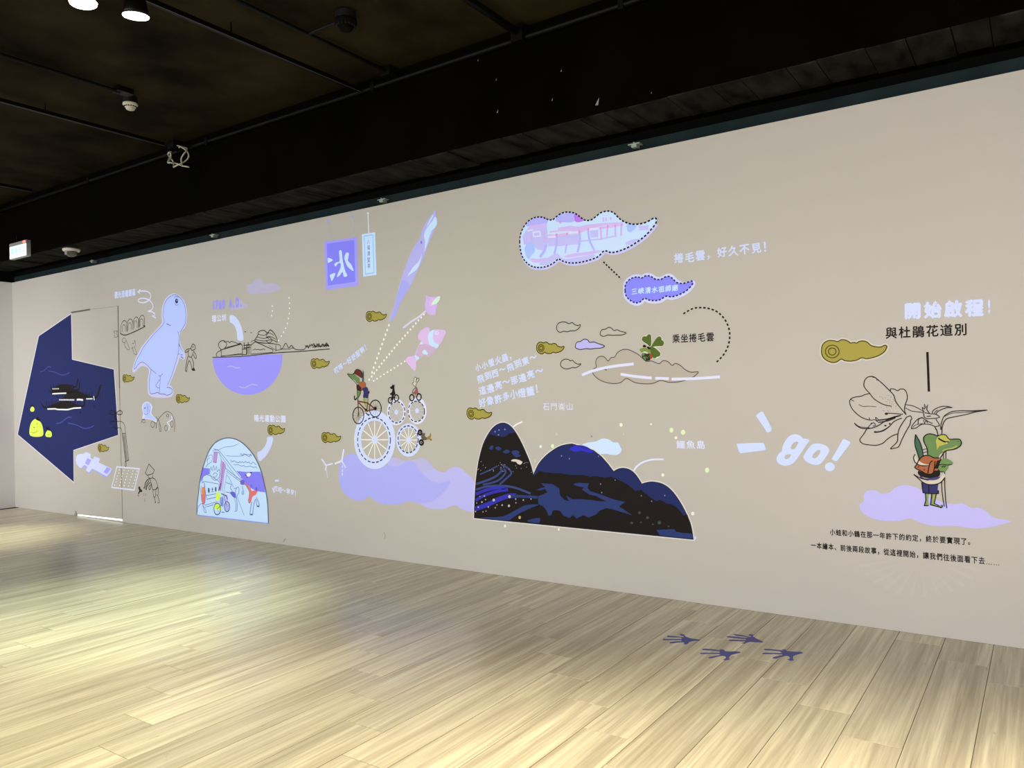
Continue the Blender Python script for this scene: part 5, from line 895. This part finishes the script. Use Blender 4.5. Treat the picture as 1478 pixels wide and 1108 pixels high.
# ------------------------------------------------------------------ frog tracks on the floor
FT = [
 ('frog footprint on the floor, leftmost of the four', [(100, 200), (112, 194), (180, 197), (262, 196), (275, 192), (262, 183), (145, 180), (138, 172), (150, 166), (262, 178), (285, 182), (290, 172), (262, 165), (250, 158), (262, 150), (290, 155), (305, 175), (345, 190), (400, 198), (438, 204), (430, 210), (380, 212), (340, 222), (325, 240), (300, 246), (282, 240), (300, 232), (275, 225), (170, 235), (158, 228), (175, 222), (265, 214), (272, 207), (180, 206), (110, 208)]),
 ('frog footprint on the floor, upper right of the four', [(665, 177), (690, 170), (760, 177), (840, 188), (860, 186), (850, 180), (745, 165), (730, 158), (745, 152), (800, 160), (870, 178), (885, 182), (885, 172), (862, 162), (880, 153), (905, 156), (905, 175), (940, 195), (1000, 223), (985, 228), (880, 222), (850, 228), (830, 238), (800, 235), (830, 225), (835, 215), (700, 214), (685, 207), (700, 202), (830, 206), (850, 198), (760, 190), (680, 183)]),
 ('frog footprint on the floor, lower left of the middle pair', [(430, 325), (445, 318), (520, 320), (600, 320), (612, 312), (600, 305), (530, 298), (460, 296), (452, 290), (465, 283), (540, 286), (600, 296), (620, 298), (604, 286), (640, 290), (660, 305), (700, 308), (740, 305), (790, 310), (792, 318), (750, 328), (705, 340), (690, 360), (698, 380), (660, 386), (636, 378), (660, 370), (665, 355), (640, 345), (600, 350), (535, 368), (508, 366), (512, 358), (600, 340), (618, 330), (520, 328), (440, 331)]),
 ('frog footprint on the floor, rightmost of the four', [(985, 325), (1000, 318), (1075, 320), (1155, 322), (1160, 314), (1130, 304), (1060, 298), (1008, 296), (1000, 290), (1015, 283), (1080, 288), (1150, 296), (1180, 300), (1156, 288), (1195, 290), (1205, 305), (1260, 308), (1330, 310), (1352, 318), (1335, 326), (1290, 335), (1262, 350), (1258, 370), (1270, 386), (1235, 390), (1206, 378), (1232, 370), (1225, 352), (1200, 345), (1150, 355), (1110, 372), (1076, 368), (1085, 358), (1160, 340), (1170, 332), (1080, 330), (990, 331)])]
FOOTM = flat('footprint_vinyl', (.085, .085, .26), .6, spec=.15)
for lab, P in FT:
    art('frog_footprint', lab, 'floor sticker', WV, [('print', FOOTM, [('f', P)])], group='purple blue frog footprints on the floor', plane='floor', proj=FL)

# ------------------------------------------------------------------ ceiling fittings
def on_ceiling(px, py, z): p = FL(px, py, z); return Vector((p[0], p[1], z))
def track(lab, x, y0, y1, z, w=.035, hangers=(), nm='lighting_track'):
    r = empty(nm, (x, (y0 + y1) / 2, z)); tag(r, lab, 'track', 'black ceiling tracks')
    o_ = MB()
    o_.box(-w / 2, w / 2, y0 - r.location.y, y1 - r.location.y, 0, .032).build('rail', BLACKM, r)
    MB().box(w / 2 - .004, w / 2, y0 - r.location.y, y1 - r.location.y, -.004, 0).build('lip', flat('rail_highlight', (.10, .10, .11), .4), r)  # paler lip paints in the highlight along the rail edge
    for hy in hangers: MB().tube([(0, hy - r.location.y, .03), (0, hy - r.location.y, CEIL - z)], .006, 6).build('hanger', BLACKM, r)
    return r
track('black ceiling track carrying the two lit spotlights, upper left', -4.72, -1.5, 4.72, 4.07, hangers=(3.45, 1.2))
track('black ceiling track ending at the loop of cable, left', -7.33, -1.0, 4.54, 4.085, hangers=(3.4,))
track('black ceiling track at the far left edge above the exit sign', -10.2, 0, 4.56, 4.09, hangers=(2.5,))
r = empty('ceiling_conduit', (-6.46, 2, 4.14)); tag(r, 'thin black conduit leading to the white smoke detector, left', 'conduit', 'black conduits')
MB().tube([(0, -3, 0), (0, 1.6, 0)], .016).build('pipe', BLACKM, r); MB().box(-.05, .05, 1.56, 1.70, -.004, .04).build('junction_box', BLACKM, r)
r = empty('ceiling_conduit', (-4.36, 3, 4.14)); tag(r, 'thin black conduit branching towards the dark detector, centre left', 'conduit', 'black conduits')
MB().tube([(0, -4, 0), (0, .84, 0), (0, 1.72, 0)], .015).build('pipe', BLACKM, r); MB().tube([(0, .84, 0), (.40, .84, 0)], .013).build('branch_pipe', BLACKM, r); MB().box(-.05, .05, 1.64, 1.74, -.04, .04).build('junction_box', BLACKM, r)
r = empty('ceiling_conduit', (-3.1, 3, 4.12)); tag(r, 'black pipe crossing the ceiling near the top centre', 'conduit', 'black conduits')
MB().tube([(0, -4, 0), (0, 1.75, 0)], .028).build('pipe', BLACKM, r); MB().box(-.05, .05, 1.68, 1.755, -.07, .05).build('bracket', BLACKM, r)
r = empty('ceiling_conduit', (-5, 4.73, 4.06)); tag(r, 'long black conduit running along the top of the dark beam', 'conduit', 'black conduits')
MB().tube([(-7.2, 0, .02), (-2, 0, .03), (0, 0, .02), (8.6, 0, .03)], .018).build('pipe', BLACKM, r)
for i in range(7): MB().box(-6.5 + i * 2.3, -6.46 + i * 2.3, -.02, .035, -.01, .06).build('clip', BLACKM, r)

def detector(lab, c, mat, dark, sc=1.):
    r = empty('smoke_detector', c); tag(r, lab, 'smoke detector', 'ceiling smoke detectors')
    def ring(prof, nm, m, n=24):
        vs = []; fs = []
        for (ra, z) in prof: vs += [(ra * sc * math.cos(2 * math.pi * k / n), ra * sc * math.sin(2 * math.pi * k / n), z * sc) for k in range(n)]
        for i in range(len(prof) - 1):
            for k in range(n): a = i * n + k; b = i * n + (k + 1) % n; fs.append((a, a + n, b + n, b))
        fs.append(tuple(range(n))); fs.append(tuple((len(prof) - 1) * n + k for k in range(n))[::-1]); mesh_obj(nm, vs, fs, m, r, False)
    ring([(.05, .06), (.075, .05), (.078, 0), (.06, -.002)], 'mount', dark)
    ring([(.062, 0), (.078, -.004), (.080, -.018), (.070, -.036), (.056, -.048)], 'base', mat)
    ring([(.050, -.046), (.046, -.068), (.036, -.076), (.020, -.080)], 'sensor_head', mat)
    b_ = MB()
    for k in range(16):
        a = 2 * math.pi * k / 16; x_, y_ = .0615 * sc * math.cos(a), .0615 * sc * math.sin(a); b_.box(x_ - .006, x_ + .006, y_ - .006, y_ + .006, -.046 * sc, -.032 * sc)
    b_.build('vent_slots', dark, r)
    return r
detector('white round smoke detector on the black ceiling, upper left', on_ceiling(188, 149, 4.125), CREAM, DARKP, .78)
detector('dark round smoke detector with a tiny light, top centre left', on_ceiling(499, 29, 4.12), flat('dark_olive_plastic', (.004, .004, .003), .7, spec=.05), DARKP, 1.0)
r = empty('loop_of_cable', on_ceiling(254, 214, 4.06)); tag(r, 'pale loop of loose cable hanging from the end of a ceiling track', 'cable')
cv = view(0, 0, 3.995); yc = r.location.y
def cw(p): q = cv(p); w_ = W(q[0], q[1], yc); return (w_[0] - r.location.x, 0, w_[1] - r.location.z)
for i, L_ in enumerate(([(985, 830), (1010, 855), (1050, 848), (1080, 870), (1068, 910), (1040, 950), (1010, 965), (985, 930), (975, 895), (1000, 878)], [(1030, 842), (1075, 855), (1085, 890), (1060, 930), (1045, 952), (1075, 962), (1110, 968)], [(1000, 880), (985, 910), (1000, 945), (1030, 945), (1050, 955)], [(1010, 885), (1002, 915), (1018, 945), (1035, 950)])):
    P3 = [cw(p) for p in crom(L_, False, 4)]
    P3 = [(a, b - .02 * i + .03 * math.sin(k * .5), c) for k, (a, b, c) in enumerate(P3)]
    MB().tube(P3, .0075, 6).build('cable_strand', flat('pale_cable', (.55, .52, .42), .5), r, True)
MB().box(-.05, .05, -.06, .05, -.01, .07).build('cable_box', BLACKM, r)

def spot(lab, loc, tilt, glow, es):
    r = empty('track_spotlight', loc); r.rotation_euler = tilt; tag(r, lab, 'spotlight', 'lit ceiling spotlights')
    n = 24
    def ring(prof, nm, m):
        vs = []; fs = []
        for (ra, z) in prof: vs += [(ra * math.cos(2 * math.pi * k / n), ra * math.sin(2 * math.pi * k / n), z) for k in range(n)]
        for i in range(len(prof) - 1):
            for k in range(n): a = i * n + k; b = i * n + (k + 1) % n; fs.append((a, a + n, b + n, b))
        fs.append(tuple((len(prof) - 1) * n + k for k in range(n))[::-1]); mesh_obj(nm, vs, fs, m, r, True)
    ring([(.03, .11), (.062, .09), (.074, .02), (.074, -.004), (.066, -.006), (.066, .002)], 'housing', BLACKM)
    ring([(.065, .0), (.078, -.008), (.075, -.016), (.04, -.022), (.015, -.024)], 'lens', glow)
    MB().box(-.02, .02, -.02, .02, .10, .130).build('adapter', BLACKM, r)
    return r
glc = flat('lit_lens_cool', (.9, .9, .9), .4, emit=(.93, 1, .80), es=12)
glw = flat('lit_lens_warm', (.9, .9, .9), .4, emit=(1, .86, .55), es=12)
sc1 = on_ceiling(196, 22, 3.93); sc2 = on_ceiling(120, 3, 3.93)
spot('lit greenish white spotlight under the ceiling, right of the warm one', (sc1.x, sc1.y, 3.935), (.10, .12, 0), glc, 12)
spot('lit warm white spotlight cut by the top edge of the photo', (sc2.x, sc2.y, 3.935), (.05, -.05, 0), glw, 12)

# exit sign on the beam
ye = BEAMY - .055
e0 = W(13, 353.5, ye); e1 = W(39, 346, ye); e2 = W(15.8, 374, ye); e3 = W(39.3, 368.8, ye)
xc, zc = (e0[0] + e3[0]) / 2, (e0[1] + e3[1]) / 2; hw, hh = .235, abs(e0[1] - e2[1]) / 2
r = empty('exit_sign', (xc, ye, zc)); tag(r, 'lit white and green emergency exit sign on the beam at the far left', 'sign')
MB().box(-hw, hw, 0, .05, -hh, hh * .72).build('light_box', flat('sign_frame', (.5, .52, .5), .4), r)
MB().box(-hw + .008, hw - .008, -.003, .0, -hh + .008, hh * .66).build('panel', flat('lit_sign', (.8, .9, .88), .4, emit=(.62, .98, .98), es=1.0), r)
MB().box(-hw, hw, -.002, .05, hh * .72, hh * 1.12).build('top_housing', GREYP, r)
MB().box(hw - .075, hw - .035, -.012, -.002, hh * .8, hh * 1.05).build('indicator_light', flat('red_indicator', (.8, .1, .08), .4, emit=(1, .12, .08), es=4), r)
MB().tube([(-.1, .03, hh), (-.1, .03, hh + .12)], .006).build('mounting_rod', BLACKM, r)
gs = flat('sign_green', (.05, .35, .25), .5, emit=(.10, .42, .40), es=.8)
for i, ch in enumerate('緊急出口'):
    vs, fs = glyph(ch, 0); k = .085
    mesh_obj('character', [(-hw + .045 + i * .105 + x_ * k, -.0045, -.035 + y_ * k) for x_, y_, _k in vs], fs, gs, r)
vs, fs = glyph('EXIT', 0); k = .04
mesh_obj('writing', [(-.06 + x_ * k, -.0045, -hh + .018 + y_ * k) for x_, y_, _k in vs], fs, gs, r)

# dome camera under the beam
c = on_ceiling(103, 359, BEAMZ - .012); r = empty('dome_camera', (c.x, c.y, BEAMZ - .012)); tag(r, 'small cream dome security camera under the beam, far left', 'camera')
def rev(prof, nm, m, n=24, sm=True):
    vs = []; fs = []
    for (ra, z) in prof: vs += [(ra * math.cos(2 * math.pi * k / n), ra * math.sin(2 * math.pi * k / n), z) for k in range(n)]
    for i in range(len(prof) - 1):
        for k in range(n): a = i * n + k; b = i * n + (k + 1) % n; fs.append((a, a + n, b + n, b))
    fs.append(tuple((len(prof) - 1) * n + k for k in range(n))[::-1]); return mesh_obj(nm, vs, fs, m, r, sm)
rev([(.07, 0), (.098, -.002), (.10, -.015), (.092, -.032), (.072, -.036)], 'base', CREAM)
rev([(.070, -.034), (.069, -.06), (.055, -.082), (.03, -.096), (.008, -.099)], 'dome', flat('smoked_dome', (.10, .095, .07), .15, spec=.6))
MB().box(-.012, .04, -.075, -.06, -.08, -.04).build('lens_hood', GREYP, r)

for lab, (px, py) in (('pale bracket above the wall top, leftmost, right of the dome camera', (133, 378)), ('pale bracket on the dark strip above the dinosaur', (307, 341)), ('pale bracket on the dark strip above the ice banner', (551, 290.5)), ('pale bracket on the dark strip above the temple cloud', (915.5, 211))):
    q = W(px, py, D - .02); r = empty('wall_bracket', (q[0], D - .02, max(q[1], HT + .01))); tag(r, lab, 'bracket', 'pale brackets on the dark strip')
    MB().box(-.045, .045, -.01, .05, .012, .02).build('plate', PALEC, r); MB().box(-.02, .02, -.008, .05, -.008, .012).build('foot', PALEC, r); MB().tube([(0, -.004, .016), (0, -.004, .028)], .008, 8).build('screw', GREYP, r)
# scuffs and spots of paint on the wall and beam
art('wall_scuff', 'small grey scuff low on the wall under the long lavender cloud', 'mark', PX, [('scuff', ink((164, 156, 142)), [('S', [(554, 768), (556, 772), (555, 777)], 1.2)])], base=0)
art('wall_scuff', 'small grey scuff near the floor right of the arched street picture', 'mark', PX, [('scuff', ink((150, 146, 140)), [('S', [(409, 782), (412, 777)], 1.4)])], base=0)
for i, (px, py, s_) in enumerate([(862, 148, .016), (797, 144, .006), (810, 102, .006), (940, 134, .004), (690, 87, .005), (716, 115, .005), (718, 161, .008)]):
    q = W(px, py, BEAMY - .002)
    mesh_obj('paint_chip', [(q[0] - s_, BEAMY - .002, q[1] - s_), (q[0] + s_ * .4, BEAMY - .002, q[1] - s_ * 1.2), (q[0] + s_, BEAMY - .002, q[1] + s_ * 2), (q[0], BEAMY - .002, q[1] + s_ * .6)], [(0, 1, 2, 3)], flat('chip_pale', (.30, .29, .27), .7), bm)
